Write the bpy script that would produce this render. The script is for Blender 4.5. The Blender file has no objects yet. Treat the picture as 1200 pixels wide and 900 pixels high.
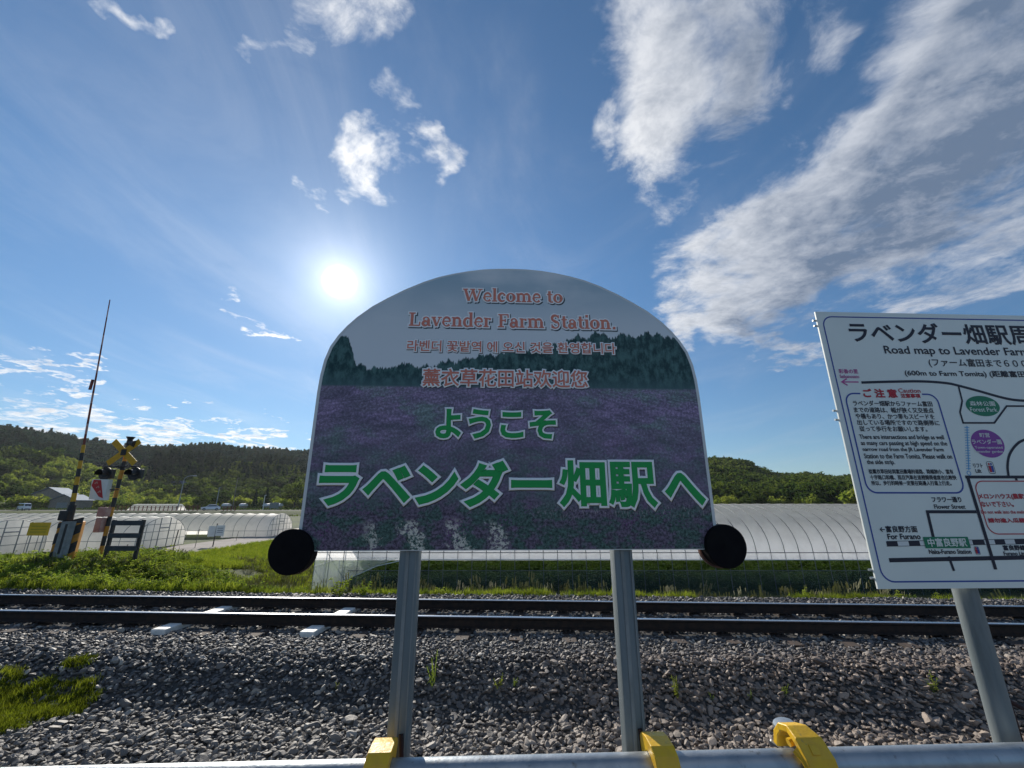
import bpy, bmesh, random, time
import numpy as np
from math import *
from mathutils import Vector, Matrix, noise as mnoise
random.seed(7); rng = np.random.default_rng(7)
sc = bpy.context.scene
COL = sc.collection

# ------------------------------------------------------------------ camera
F = 480.0; PITCH = radians(16.26); EYE = 1.6      # focal length in pixels of a 1200 px wide picture
cam = bpy.data.cameras.new('camera'); camo = bpy.data.objects.new('camera', cam); COL.objects.link(camo)
cam.sensor_width = 36; cam.lens = 36*F/1200; cam.clip_start = .05; cam.clip_end = 6000
camo.location = (0, 0, EYE); camo.rotation_euler = (pi/2+PITCH, 0, 0); sc.camera = camo
sc.view_settings.view_transform = 'Standard'; sc.view_settings.look = 'None'; sc.view_settings.gamma = 1
sc.view_settings.exposure = 0.45

# ------------------------------------------------------------------ sun and sky
SUN_AZ = radians(-25.3); SUN_EL = radians(27.8)    # azimuth clockwise from +Y
sund = Vector((sin(SUN_AZ)*cos(SUN_EL), cos(SUN_AZ)*cos(SUN_EL), sin(SUN_EL)))
sl = bpy.data.lights.new('sun', 'SUN'); sl.energy = 4.2; sl.angle = radians(.5); sl.color = (1, .93, .82)
slo = bpy.data.objects.new('sun', sl); COL.objects.link(slo); slo.rotation_euler = sund.to_track_quat('Z', 'Y').to_euler()

def ray(px, py):
    x = px-600; u = 450-py
    return Vector((x, F*cos(PITCH)-u*sin(PITCH), F*sin(PITCH)+u*cos(PITCH)))

world = bpy.data.worlds.new('World'); sc.world = world; world.use_nodes = True
wt = world.node_tree; wt.nodes.clear()
class NT:
    def __init__(s, t): s.t = t
    def n(s, typ, **k):
        nd = s.t.nodes.new(typ)
        for a, v in k.items(): setattr(nd, a, v)
        return nd
    def put(s, sock, v):
        if isinstance(v, bpy.types.NodeSocket): s.t.links.new(v, sock)
        elif v is not None:
            if sock.type == 'RGBA' and hasattr(v, '__len__') and len(v) == 3: v = (*v, 1)
            sock.default_value = v
    def m(s, op, a, b=None, c=None, clamp=False):
        nd = s.n('ShaderNodeMath', operation=op); nd.use_clamp = clamp
        s.put(nd.inputs[0], a); s.put(nd.inputs[1], b)
        if c is not None: s.put(nd.inputs[2], c)
        return nd.outputs[0]
    def v(s, op, a, b=None, scale=None):
        nd = s.n('ShaderNodeVectorMath', operation=op)
        s.put(nd.inputs[0], a)
        if b is not None: s.put(nd.inputs[1], b)
        if scale is not None: s.put(nd.inputs['Scale'], scale)
        return nd.outputs['Value'] if op in ('DOT_PRODUCT', 'LENGTH', 'DISTANCE') else nd.outputs[0]
    def noise(s, vec, scale, detail=4, rough=.5, dist=0, out=0, dim='3D'):
        nd = s.n('ShaderNodeTexNoise', noise_dimensions=dim); s.put(nd.inputs['Vector'], vec)
        s.put(nd.inputs['Scale'], scale); nd.inputs['Detail'].default_value = detail
        nd.inputs['Roughness'].default_value = rough; nd.inputs['Distortion'].default_value = dist
        return nd.outputs[out]
    def mix(s, f, a, b, blend='MIX'):
        nd = s.n('ShaderNodeMix', data_type='RGBA', blend_type=blend)
        s.put(nd.inputs[0], f); s.put(nd.inputs[6], a); s.put(nd.inputs[7], b); return nd.outputs[2]
    def mr(s, v, a, b, c=0, d=1, smooth=True):
        nd = s.n('ShaderNodeMapRange'); nd.interpolation_type = 'SMOOTHSTEP' if smooth else 'LINEAR'
        s.put(nd.inputs[0], v)
        for i, q in enumerate((a, b, c, d)): s.put(nd.inputs[1+i], q)
        return nd.outputs[0]
    def xyz(s, x, y, z):
        nd = s.n('ShaderNodeCombineXYZ'); s.put(nd.inputs[0], x); s.put(nd.inputs[1], y); s.put(nd.inputs[2], z); return nd.outputs[0]
    def sep(s, v):
        nd = s.n('ShaderNodeSeparateXYZ'); s.put(nd.inputs[0], v); return nd.outputs
W = NT(wt)
d = W.v('NORMALIZE', W.n('ShaderNodeTexCoord').outputs['Generated'])
dx, dy, dz = W.sep(d)
sky = W.n('ShaderNodeTexSky', sky_type='NISHITA'); sky.sun_disc = False
sky.sun_elevation = SUN_EL; sky.sun_rotation = SUN_AZ; sky.air_density = 1.0; sky.dust_density = .05; sky.ozone_density = 2.5; sky.altitude = 200
skyc = W.v('MULTIPLY', sky.outputs[0], W.mix(W.mr(dz, .0, .5, smooth=False), (.038, .050, .060), (.043, .067, .079)))      # Background strength about 0.07, a little haze low down, a little deeper blue
# clouds: a layer overhead (dx/dz, dy/dz), gathered round a few banks given as capsules in directions about the view to the north
up = W.m('MAXIMUM', dz, .02)
q = W.xyz(W.m('DIVIDE', dx, W.m('ADD', up, .10)), W.m('DIVIDE', dy, W.m('ADD', up, .10)), 0)
R_ = (1, 0, 0); U_ = (0, -sin(PITCH), cos(PITCH)); F_ = (0, cos(PITCH), sin(PITCH))
ff = W.m('MAXIMUM', W.v('DOT_PRODUCT', d, F_), .05)
cu = W.m('DIVIDE', W.v('DOT_PRODUCT', d, R_), ff); cv = W.m('DIVIDE', W.v('DOT_PRODUCT', d, U_), ff)
front = W.mr(W.v('DOT_PRODUCT', d, F_), .1, .35)
warp = W.noise(q, 2.6, 5, .6, 0, out=1)
wv = W.v('SCALE', W.v('SUBTRACT', warp, (.5, .5, .5)), scale=.42)
c0 = W.v('ADD', W.xyz(cu, cv, 0), W.v('MULTIPLY', wv, (1, 1, 0)))
def capsule(x0, y0, x1, y1, r, amp, soft=1.0):
    a = Vector(((x0-600)/F, (450-y0)/F, 0)); b = Vector(((x1-600)/F, (450-y1)/F, 0)); ba = b-a; r /= F
    pa = W.v('SUBTRACT', c0, tuple(a)); L2 = max(ba.length_squared, 1e-6)
    h = W.m('MULTIPLY', W.v('DOT_PRODUCT', pa, tuple(ba)), 1/L2, clamp=True)
    dist = W.v('LENGTH', W.v('SUBTRACT', pa, W.v('SCALE', tuple(ba), scale=h)))
    return W.mr(dist, r*(1+.6*soft), r*(1-.7*soft), 0, amp)
def union(lst):
    acc = None
    for t in lst:
        k = capsule(*t); acc = k if acc is None else W.m('MAXIMUM', acc, k)
    return W.m('MULTIPLY', acc, front)
banks = [(875, 325, 1150, 75, 76, 1.3, 1.2), (1040, 230, 1240, 120, 100, 1.3, 1.1), (1190, 20, 1250, 140, 105, 1.25, 1.1), (815, 365, 960, 300, 34, 1.0, 1.4), (1110, 290, 1230, 250, 60, .75, 1.5), (990, 345, 1215, 318, 26, .72, 1.6), (1120, 20, 1200, -20, 60, .8, 1.5),
         (765, 30, 775, 155, 60, 1.05, 1.4), (850, 10, 860, 110, 60, 1.0, 1.4), (700, 120, 706, 165, 16, .62, 1.6), (950, 40, 990, 40, 30, .62, 1.7), (900, 130, 940, 170, 20, .4, 1.8),
         (330, 30, 440, 0, 34, .72, 1.8), (285, 75, 345, 62, 14, .55, 1.8), (110, 8, 200, 48, 9, .62, 1.8), (418, 150, 450, 212, 22, .80, 1.7), (478, 155, 518, 205, 17, .78, 1.7), (355, 215, 395, 232, 9, .55, 1.8), (440, 90, 470, 120, 14, .45, 1.9),
         (285, 394, 335, 402, 9, .95, 1.5), (262, 352, 325, 388, 6, .62, 1.8), (905, 404, 960, 410, 16, .8, 1.6),
         (-20, 432, 100, 446, 7, .85, 1.4), (-20, 490, 110, 505, 15, .95, 1.5), (60, 512, 340, 524, 9, 1.0, 1.5), (170, 496, 250, 499, 5, .75, 1.7), (-20, 468, 70, 473, 6, .7, 1.6), (1050, 352, 1210, 345, 22, .66, 1.6)]
mask = union(banks)
n1 = W.noise(q, 4.3, 12, .68, .4)
n2 = W.noise(W.v('ADD', q, (-.035, .07, 0)), 4.3, 12, .68, .4)
nf = W.noise(W.v('ADD', q, (3, 7, 0)), 14, 6, .65, .5)
gen = W.mr(W.noise(q, .55, 3, .5), .48, .72, 0, .95)          # more of the same elsewhere in the sky
gen = W.m('MULTIPLY', gen, W.m('SUBTRACT', 1, front))
mk = W.m('MAXIMUM', mask, gen)
dens = W.m('ADD', mk, W.m('ADD', W.m('MULTIPLY', W.m('SUBTRACT', n1, .5), 2.3), W.m('MULTIPLY', W.m('SUBTRACT', nf, .5), .55)))
alpha = W.m('MULTIPLY', W.mr(dens, .22, 1.18), W.mr(mk, .02, .3))
alpha = W.m('MULTIPLY', alpha, W.mr(dz, .0, .03))
# thin high veil, streaky
vs_ = W.noise(W.v('MULTIPLY', q, (1.3, .45, 1)), 1.5, 9, .62, .9)
veil = W.m('MULTIPLY', W.mr(vs_, .42, .80), .15)
alpha = W.m('MAXIMUM', alpha, veil)
edge = W.m('MULTIPLY', W.m('SUBTRACT', n1, n2), 1.5)
cosS = W.v('DOT_PRODUCT', d, tuple(sund))
# the deep parts of the big banks, away from the sun, are grey
cores = [(935, 345, 1210, 100, 72, 1.2, 1.4), (1080, 240, 1240, 150, 88, 1.2, 1.3), (1200, 0, 1240, 90, 80, 1.1, 1.4), (850, 40, 870, 120, 62, 1.1, 1.5), (800, 10, 900, 0, 42, .9, 1.6), (1010, 305, 1100, 268, 40, .9, 1.4)]
core = W.mr(W.m('ADD', union(cores), W.m('MULTIPLY', W.m('SUBTRACT', W.noise(q, 2.6, 10, .62, .5), .5), 1.5)), .1, 1.35)
shade = W.m('SUBTRACT', W.m('ADD', W.m('MULTIPLY', core, .74), W.m('MULTIPLY', W.mr(dens, .6, 1.6), .34)), edge)
shade = W.m('ADD', shade, W.m('ADD', W.m('MULTIPLY', W.m('SUBTRACT', nf, .5), .5), W.m('MULTIPLY', W.m('SUBTRACT', W.noise(W.v('MULTIPLY', q, (1, 1.4, 1)), 7, 8, .65, .6), .5), 1.1)), clamp=True)
CL_B = (.42, .45, .51); CL_D = (.10, .145, .225)
near = W.mr(cosS, .55, .99)
bright = W.mix(near, CL_B, (.80, .80, .80))
ccol = W.mix(shade, bright, CL_D)
ccol = W.mix(W.mr(cosS, .15, -.5), ccol, (.78, .78, .78))      # unseen clouds opposite the sun, coloured as front-lit to brighten the shaded signs
col = W.mix(alpha, skyc, ccol)
ang = W.m('ARCCOSINE', W.m('MINIMUM', cosS, .999999))
g1 = W.m('MULTIPLY', W.m('EXPONENT', W.m('MULTIPLY', ang, -1/radians(2.9))), .85)
g2 = W.m('MULTIPLY', W.m('EXPONENT', W.m('MULTIPLY', ang, -1/radians(15))), .15)
disc = W.m('MULTIPLY', W.m('POWER', W.mr(ang, radians(2.5), radians(.7), 0, 1), 2.0), 2.5)
glow = W.v('SCALE', (.98, .96, .92), scale=W.m('ADD', W.m('ADD', g1, g2), disc))
col = W.v('ADD', col, glow)
bg = W.n('ShaderNodeBackground'); W.put(bg.inputs[0], col); bg.inputs[1].default_value = 1.0
wo = W.n('ShaderNodeOutputWorld'); wt.links.new(bg.outputs[0], wo.inputs[0])

# ------------------------------------------------------------------ materials
def mat(name, c1, c2=None, scale=8, rough=.6, metal=0, bump=0, bscale=None, spec=.5, detail=5, coord='Object', trans=0, stretch=(1, 1, 1), thr=(.35, .65), rand=0, c3=None, s3=1, thr3=(.5, .7)):
    m = bpy.data.materials.new(name); m.use_nodes = True; t = m.node_tree; N = NT(t)
    b = t.nodes['Principled BSDF']; b.inputs['Roughness'].default_value = rough; b.inputs['Metallic'].default_value = metal
    b.inputs['Specular IOR Level'].default_value = spec
    tc = N.n('ShaderNodeTexCoord').outputs[coord]
    if stretch != (1, 1, 1): tc = N.v('MULTIPLY', tc, stretch)
    c = (*c1, 1)
    if c2 is not None:
        c = N.mix(N.mr(N.noise(tc, scale, detail, .6), thr[0], thr[1]), c1, c2)
    if c3 is not None:
        c = N.mix(N.mr(N.noise(tc, s3, 4, .6), thr3[0], thr3[1]), c, c3)
    if rand:
        oi = N.n('ShaderNodeObjectInfo').outputs['Random']
        c = N.v('SCALE', c, scale=N.mr(oi, 0, 1, 1-rand, 1+rand, smooth=False))
    N.put(b.inputs['Base Color'], c)
    if bump:
        bn = N.n('ShaderNodeBump'); bn.inputs['Strength'].default_value = bump; bn.inputs['Distance'].default_value = .02
        N.put(bn.inputs['Height'], N.noise(tc, bscale or scale*2, 6, .6)); t.links.new(bn.outputs[0], b.inputs['Normal'])
    if trans:
        tr = N.n('ShaderNodeBsdfTranslucent'); N.put(tr.inputs[0], c)
        mx = N.n('ShaderNodeMixShader'); mx.inputs[0].default_value = trans
        t.links.new(b.outputs[0], mx.inputs[1]); t.links.new(tr.outputs[0], mx.inputs[2])
        t.links.new(mx.outputs[0], t.nodes['Material Output'].inputs[0])
    return m
def film(name, colr, clear, transl, rough=.25, bump=0, dirt=0):
    m = bpy.data.materials.new(name); m.use_nodes = True; t = m.node_tree; N = NT(t); t.nodes.clear()
    tc = N.n('ShaderNodeTexCoord').outputs['Object']
    tp = N.n('ShaderNodeBsdfTransparent'); tl = N.n('ShaderNodeBsdfTranslucent'); df = N.n('ShaderNodeBsdfPrincipled')
    cc = N.mix(N.mr(N.noise(tc, 2.2, 5, .6), .4, .75), colr, tuple(x*(1-dirt) for x in colr))
    N.put(tl.inputs[0], cc); N.put(df.inputs[0], cc); df.inputs['Roughness'].default_value = rough
    bn = N.n('ShaderNodeBump'); bn.inputs['Strength'].default_value = bump; bn.inputs['Distance'].default_value = .03
    N.put(bn.inputs['Height'], N.noise(N.v('MULTIPLY', tc, (3, 1, .6)), 1.7, 4, .6)); t.links.new(bn.outputs[0], df.inputs['Normal'])
    a = N.n('ShaderNodeMixShader'); a.inputs[0].default_value = transl; t.links.new(df.outputs[0], a.inputs[1]); t.links.new(tl.outputs[0], a.inputs[2])
    b = N.n('ShaderNodeMixShader'); b.inputs[0].default_value = clear; t.links.new(a.outputs[0], b.inputs[1]); t.links.new(tp.outputs[0], b.inputs[2])
    o = N.n('ShaderNodeOutputMaterial'); t.links.new(b.outputs[0], o.inputs[0]); return m

MT = dict(
 steel=mat('galvanised_steel', (.30, .34, .37), (.40, .43, .45), 14, .42, .75, .08, 60, stretch=(1, 1, .25), c3=(.20, .20, .19), s3=38, thr3=(.60, .74)),
 post=mat('post_steel', (.15, .18, .19), (.20, .225, .23), 9, .5, .25, .05, 30, stretch=(3, 3, .4), c3=(.12, .14, .14), s3=6, thr3=(.55, .75)),
 yellow=mat('yellow_plastic', (.85, .52, .02), (.78, .46, .03), 30, .42, trans=.10, bump=.12, bscale=60, c3=(.55, .36, .06), s3=55, thr3=(.60, .72)),
 white=mat('white_paint', (.72, .74, .72), (.66, .68, .67), 5, .45),
 boardw=mat('board_white', (.80, .84, .78), (.75, .79, .74), 2.2, .4, c3=(.70, .74, .69), s3=9, thr3=(.6, .85)),
 black=mat('black_rubber', (.004, .004, .006), (.007, .007, .008), 20, .7, bump=.05, spec=.1),
 rustred=mat('rusty_tape', (.035, .008, .006), (.02, .006, .005), 30, .7),
 navy=mat('navy_ink', (.012, .016, .07)), ink=mat('black_ink', (.012, .013, .03)), blue=mat('blue_ink', (.03, .07, .33)),
 red=mat('red_ink', (.50, .03, .05)), pink=mat('pink_ink', (.50, .08, .30)), purple=mat('purple_ink', (.26, .06, .33)), lblue=mat('light_blue_ink', (.10, .36, .66)),
 green=mat('green_ink', (.012, .20, .10)), leafgreen=mat('lettering_green', (.008, .34, .07)), dark=mat('dark_teal_ink', (.035, .06, .075)),
 salmon=mat('salmon_ink', (.72, .24, .16), (.66, .20, .15), 12), pale=mat('pale_outline', (.96, .97, .96)),
 rail=mat('rail_side', (.016, .011, .009), (.04, .022, .014), 12, .75, .2, .1, 60), railtop=mat('rail_running_surface', (.55, .56, .58), (.42, .43, .45), 3, .28, 1, stretch=(.2, 8, 8)),
 wood=mat('sleeper_wood', (.075, .048, .034), (.035, .025, .02), 6, .85, 0, .4, 30, stretch=(6, 1, 6)), conc=mat('sleeper_concrete', (.84, .82, .76), (.72, .70, .64), 12, .6, 0, .2, 50),
 orange=mat('orange_paint', (.62, .27, .02), (.48, .20, .02), 10, .5), blackp=mat('black_paint', (.015, .015, .017), (.03, .028, .026), 10, .5),
 gold=mat('yellow_paint', (.66, .37, .01), (.55, .30, .01), 10, .5), greyp=mat('grey_paint', (.26, .28, .28), (.18, .20, .20), 6, .6),
 redp=mat('red_paint', (.42, .025, .03)), pinkp=mat('faded_red_white', (.42, .20, .17), (.5, .3, .25), 8, .5), fence=mat('rust_red_rail', (.22, .045, .03), (.14, .03, .025), 5, .7),
 asphalt=mat('worn_asphalt', (.13, .125, .12), (.19, .18, .17), 1.2, .95, 0, .3, 30), gravelroad=mat('gravel_lane', (.28, .25, .23), (.20, .18, .16), 1.1, .95, 0, .5, 25),
 roof=mat('blue_grey_roof', (.20, .26, .33), (.26, .32, .38), 3, .8, 0, spec=.15), rooff=mat('dark_roof', (.04, .06, .11), (.06, .08, .13), 3, .5), wallg=mat('weathered_wall', (.20, .17, .15), (.27, .24, .20), 2, .9), wallb=mat('blue_wall', (.05, .09, .18), (.06, .11, .2), 2, .8),
 glass=mat('dark_glass', (.03, .04, .05), rough=.08, spec=.8), carw=mat('white_car_paint', (.75, .77, .8), rough=.2, spec=.8), lampg=mat('lamp_glass', (.7, .7, .65), rough=.1),
 tubed=mat('dark_hoop_steel', (.13, .145, .155), (.17, .185, .20), 8, .6, .2),
 tube=mat('hoop_steel', (.22, .24, .25), (.3, .32, .33), 8, .5, .5),
 mulch=mat('white_mulch_film', (.6, .6, .58), (.5, .5, .5), 3, .4),
)
MT['film'] = film('greenhouse_film', (.95, .96, .98), .03, .90, .3, .25, .14)
MT['filmend'] = film('greenhouse_end_film', (.50, .58, .60), .58, .5, .3, .3, .3)
MT['skirt'] = film('clear_vinyl_skirt', (.10, .15, .13), .62, .25, .12, .5, .4)
MT['tunnelfilm'] = film('tunnel_film', (.93, .91, .87), .02, .72, .5, .15, .10)

# ------------------------------------------------------------------ mesh tools
class MB:
    def __init__(s): s.v = []; s.f = []; s.mi = []; s.cur = 0
    def add(s, vs, fs):
        n = len(s.v); s.v += [tuple(p) for p in vs]; s.f += [tuple(i+n for i in f) for f in fs]; s.mi += [s.cur]*len(fs); return s
    def box(s, c, size, rot=None, bev=0):
        bm = bmesh.new(); bmesh.ops.create_cube(bm, size=1)
        for v in bm.verts: v.co = Vector((v.co.x*size[0], v.co.y*size[1], v.co.z*size[2]))
        if bev: bmesh.ops.bevel(bm, geom=list(bm.edges), offset=bev, segments=2, affect='EDGES', profile=.6)
        M = rot or Matrix.Identity(3); c = Vector(c)
        bm.verts.index_update()
        vs = [M @ v.co + c for v in bm.verts]; fs = [[v.index for v in f.verts] for f in bm.faces]; bm.free(); return s.add(vs, fs)
    def tube(s, pts, r, n=12, cap=True, rr=None):
        pts = [Vector(p) for p in pts]; vs = []; fs = []; prev = None
        for i, p in enumerate(pts):
            t = (pts[min(i+1, len(pts)-1)]-pts[max(i-1, 0)]).normalized()
            if prev is None:
                a = t.orthogonal().normalized()
            else:
                a = (prev-t*prev.dot(t)); a = a.normalized() if a.length > 1e-6 else t.orthogonal().normalized()
            prev = a; b = t.cross(a); ri = rr[i] if rr else r
            for k in range(n):
                an = 2*pi*k/n; vs.append(p+(a*cos(an)+b*sin(an))*ri)
        for i in range(len(pts)-1):
            for k in range(n):
                k2 = (k+1) % n; fs.append((i*n+k, i*n+k2, (i+1)*n+k2, (i+1)*n+k))
        if cap: fs.append(tuple(range(n))[::-1]); fs.append(tuple((len(pts)-1)*n+k for k in range(n)))
        return s.add(vs, fs)
    def prism(s, outline, y0, y1):      # outline of (x, z), extruded along y, front at y0
        n = len(outline); vs = [(x, y0, z) for x, z in outline]+[(x, y1, z) for x, z in outline]
        fs = [tuple(range(n)), tuple(range(n, 2*n))[::-1]]+[(i, i+n, (i+1) % n+n, (i+1) % n) for i in range(n)]
        return s.add(vs, fs)
    def strip(s, pts, w, y):             # flat ribbon in the (x, z) plane at depth y, mitred
        pts = [Vector((p[0], p[1])) for p in pts]; L = []; R = []
        for i, p in enumerate(pts):
            a = (p-pts[i-1]).normalized() if i else None; b = (pts[i+1]-p).normalized() if i < len(pts)-1 else None
            t = ((a or b)+(b or a)).normalized(); nrm = Vector((-t.y, t.x)); k = 1/max(.35, nrm.dot(Vector((-(a or b).y, (a or b).x))))
            L.append(p+nrm*w/2*k); R.append(p-nrm*w/2*k)
        n = len(pts); return s.add([(q.x, y, q.y) for q in L]+[(q.x, y, q.y) for q in R], [(i, i+1, n+i+1, n+i) for i in range(n-1)])
    def build(s, name, m, parent=None, smooth=False, loc=None, kind=None):
        me = bpy.data.meshes.new(name); me.from_pydata(s.v, [], s.f); me.validate()
        ms = m if isinstance(m, (list, tuple)) else [m]
        for x in ms: me.materials.append(MT[x] if isinstance(x, str) else x)
        if len(ms) > 1: me.polygons.foreach_set('material_index', s.mi[:len(me.polygons)])
        bm = bmesh.new(); bm.from_mesh(me); bmesh.ops.recalc_face_normals(bm, faces=bm.faces); bm.to_mesh(me); bm.free()
        if smooth:
            me.polygons.foreach_set('use_smooth', [True]*len(me.polygons)); 
            try: me.set_sharp_from_angle(angle=radians(35))
            except Exception: pass
        o = bpy.data.objects.new(name, me); COL.objects.link(o)
        if parent: o.parent = parent
        if loc: o.location = loc
        if kind: o['kind'] = kind
        return o
def thing(name, label, cat, loc=(0, 0, 0), rz=0, group=None):
    o = bpy.data.objects.new(name, None); COL.objects.link(o); o.empty_display_size = .1
    o.location = loc; o.rotation_euler = (0, 0, rz); o['label'] = label; o['category'] = cat
    if group: o['group'] = group
    return o
def tag(o, label, cat, group=None, kind=None):
    o['label'] = label; o['category'] = cat
    if group: o['group'] = group
    if kind: o['kind'] = kind
    return o
def copy_tree(o, parent=None):
    c = o.copy(); COL.objects.link(c)
    if parent: c.parent = parent
    for ch in list(o.children): copy_tree(ch, c)
    return c
def raw_mesh(name, verts, faces_q, m, smooth=False):     # numpy quads / tris
    me = bpy.data.meshes.new(name); nv = len(verts); nf, k = faces_q.shape
    me.vertices.add(nv); me.vertices.foreach_set('co', np.asarray(verts, np.float32).ravel())
    me.loops.add(nf*k); me.loops.foreach_set('vertex_index', faces_q.astype(np.int32).ravel())
    me.polygons.add(nf); me.polygons.foreach_set('loop_start', np.arange(0, nf*k, k, dtype=np.int32)); me.update(calc_edges=True)
    if smooth: me.polygons.foreach_set('use_smooth', [True]*nf)
    for x in (m if isinstance(m, list) else [m]): me.materials.append(x)
    return me
SRC = bpy.data.collections.new('scatter_sources')
def scatter(name, pts, rots, scl, variants, kind='stuff'):
    """one object: geometry nodes put a random variant on every point (rotation and scale as attributes)"""
    me = bpy.data.meshes.new(name); me.vertices.add(len(pts)); me.vertices.foreach_set('co', np.asarray(pts, np.float32).ravel())
    a = me.attributes.new('rot', 'FLOAT_VECTOR', 'POINT'); a.data.foreach_set('vector', np.asarray(rots, np.float32).ravel())
    a = me.attributes.new('scl', 'FLOAT_VECTOR', 'POINT'); a.data.foreach_set('vector', np.asarray(scl, np.float32).ravel())
    o = bpy.data.objects.new(name, me); COL.objects.link(o); o['kind'] = kind
    c = bpy.data.collections.new(name+'_kinds')
    for v in variants: c.objects.link(v)
    g = bpy.data.node_groups.new(name, 'GeometryNodeTree')
    g.interface.new_socket('Geometry', in_out='INPUT', socket_type='NodeSocketGeometry'); g.interface.new_socket('Geometry', in_out='OUTPUT', socket_type='NodeSocketGeometry')
    i = g.nodes.new('NodeGroupInput'); u = g.nodes.new('NodeGroupOutput'); ip = g.nodes.new('GeometryNodeInstanceOnPoints'); ci = g.nodes.new('GeometryNodeCollectionInfo')
    ci.inputs['Collection'].default_value = c; ci.inputs['Separate Children'].default_value = True; ci.inputs['Reset Children'].default_value = True
    na = g.nodes.new('GeometryNodeInputNamedAttribute'); na.data_type = 'FLOAT_VECTOR'; na.inputs[0].default_value = 'rot'
    nb = g.nodes.new('GeometryNodeInputNamedAttribute'); nb.data_type = 'FLOAT_VECTOR'; nb.inputs[0].default_value = 'scl'
    er = g.nodes.new('FunctionNodeEulerToRotation'); L = g.links.new
    L(i.outputs[0], ip.inputs['Points']); L(ci.outputs[0], ip.inputs['Instance']); ip.inputs['Pick Instance'].default_value = True
    L(na.outputs['Attribute'], er.inputs[0]); L(er.outputs[0], ip.inputs['Rotation']); L(nb.outputs['Attribute'], ip.inputs['Scale']); L(ip.outputs[0], u.inputs[0])
    md = o.modifiers.new('scatter', 'NODES'); md.node_group = g
    return o
def source(name, me):
    return bpy.data.objects.new(name, me)

# ------------------------------------------------------------------ the lie of the land
def sm(a, b, x):
    t = np.clip((x-a)/(b-a), 0, 1); return t*t*(3-2*t)
AZ = [-180, -100, -75, -60, -51.6, -48, -45.6, -43, -39.8, -36, -32, -27.4, -15, 0, 12, 20, 26, 29, 31.9, 35.6, 39.2, 50, 70, 100, 180]
EL = [4, 4.5, 5.4, 5.9, 5.5, 5.25, 4.65, 4.7, 5.15, 5.25, 5.45, 5.15, 5, 4.6, 4.6, 4.5, 4.25, 3.7, 2.3, 2.2, 1.8, 1.6, 2, 3, 4]
def vnoise(x, y, s, seed=0):
    xi = np.floor(x/s); yi = np.floor(y/s); fx = x/s-xi; fy = y/s-yi; fx = fx*fx*(3-2*fx); fy = fy*fy*(3-2*fy)
    def h(a, b): 
        t = np.sin(a*127.1+b*311.7+seed*74.7)*43758.5453; return t-np.floor(t)
    return (h(xi, yi)*(1-fx)+h(xi+1, yi)*fx)*(1-fy)+(h(xi, yi+1)*(1-fx)+h(xi+1, yi+1)*fx)*fy
def road_x(y): return np.where(y < 12, -17.5, -17.5-4.3*sm(12, 27, y))
def H(x, y):
    x = np.asarray(x, float); y = np.asarray(y, float)
    z = -1.4+.12*(vnoise(x, y, 6, 1)-.5)*sm(9, 14, y)
    yt = y-(7.5-.05*x)
    # plateau by the level crossing on the left, falling away to the right and to the back
    wob = (vnoise(x, y, 2.2, 5)-.5)*1.6
    pl = sm(-6.6, -12.5, x+wob)*sm(23, 13.5, y+wob)
    z = z+(-.12-z)*pl*np.where(yt > 0, 1, 0)
    # lane that comes down from the crossing
    rw = sm(4.6, 2.6, abs(x-road_x(y)))
    rz = -.1-1.22*sm(11, 27, y)
    z = np.where((y > 9.2), z+(rz-z)*rw, z)
    # railway formation
    far = sm(3.9, 1.9, yt+.25*(vnoise(x, y, 1.1, 3)-.5))
    z = np.where(yt > 0, z+(-.26-z)*far, z)
    near = -.62+.36*sm(-2.45, -1.55, yt)
    z = np.where(yt <= 0, near, z)
    z = np.where((yt < -1) & (y < 1.3), -.62, z)
    # far road on its low bank
    z = z+(-.22-z)*sm(106, 112, y)*sm(128, 122, y)
    # hills
    r = np.hypot(x, y); az = np.degrees(np.arctan2(x, y))
    el = np.interp(az, AZ, EL)+.35*(vnoise(az*10, az*0, 18, 9)-.5)
    Rr = np.interp(az, [-60, -27, 10, 26, 40], [720, 660, 520, 430, 410]); r0 = Rr*np.interp(az, [-60, -27, 26, 40], [.40, .46, .42, .42])
    top = np.tan(np.radians(el))*Rr
    s = np.clip((r-r0)/(Rr-r0), 0, 1)
    prof = .45*s+.55*s*s*(3-2*s)
    step = np.interp(s, [0, .12, .36, .56, .8, 1], [0, .10, .44, .50, .86, 1]); wl = sm(-12, -26, az); prof = prof*(1-wl)+step*wl
    ridge = top*prof*(1+.10*np.sin(s*9+az*.7)*s*(1-s)*4)+6*(vnoise(x, y, 60, 2)-.5)*s
    ridge = ridge*np.where(r > Rr, np.clip(1-(r-Rr)/1500, .2, 1), 1)
    return z+ridge
def h1(x, y): return float(H(x, y))
def hit(px, py, dz=0):
    """where the view line through a point of the photograph meets the ground"""
    dr = ray(px, py); dr = dr/dr.y; t = 2.0
    while t < 1500:
        if EYE+dr.z*t < h1(dr.x*t, t)+dz: break
        t *= 1.004
    return Vector((dr.x*t, t, h1(dr.x*t, t)))
def at(px, py, Y):
    dr = ray(px, py); dr = dr*(Y/dr.y); return Vector((dr.x, Y, EYE+dr.z))

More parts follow.
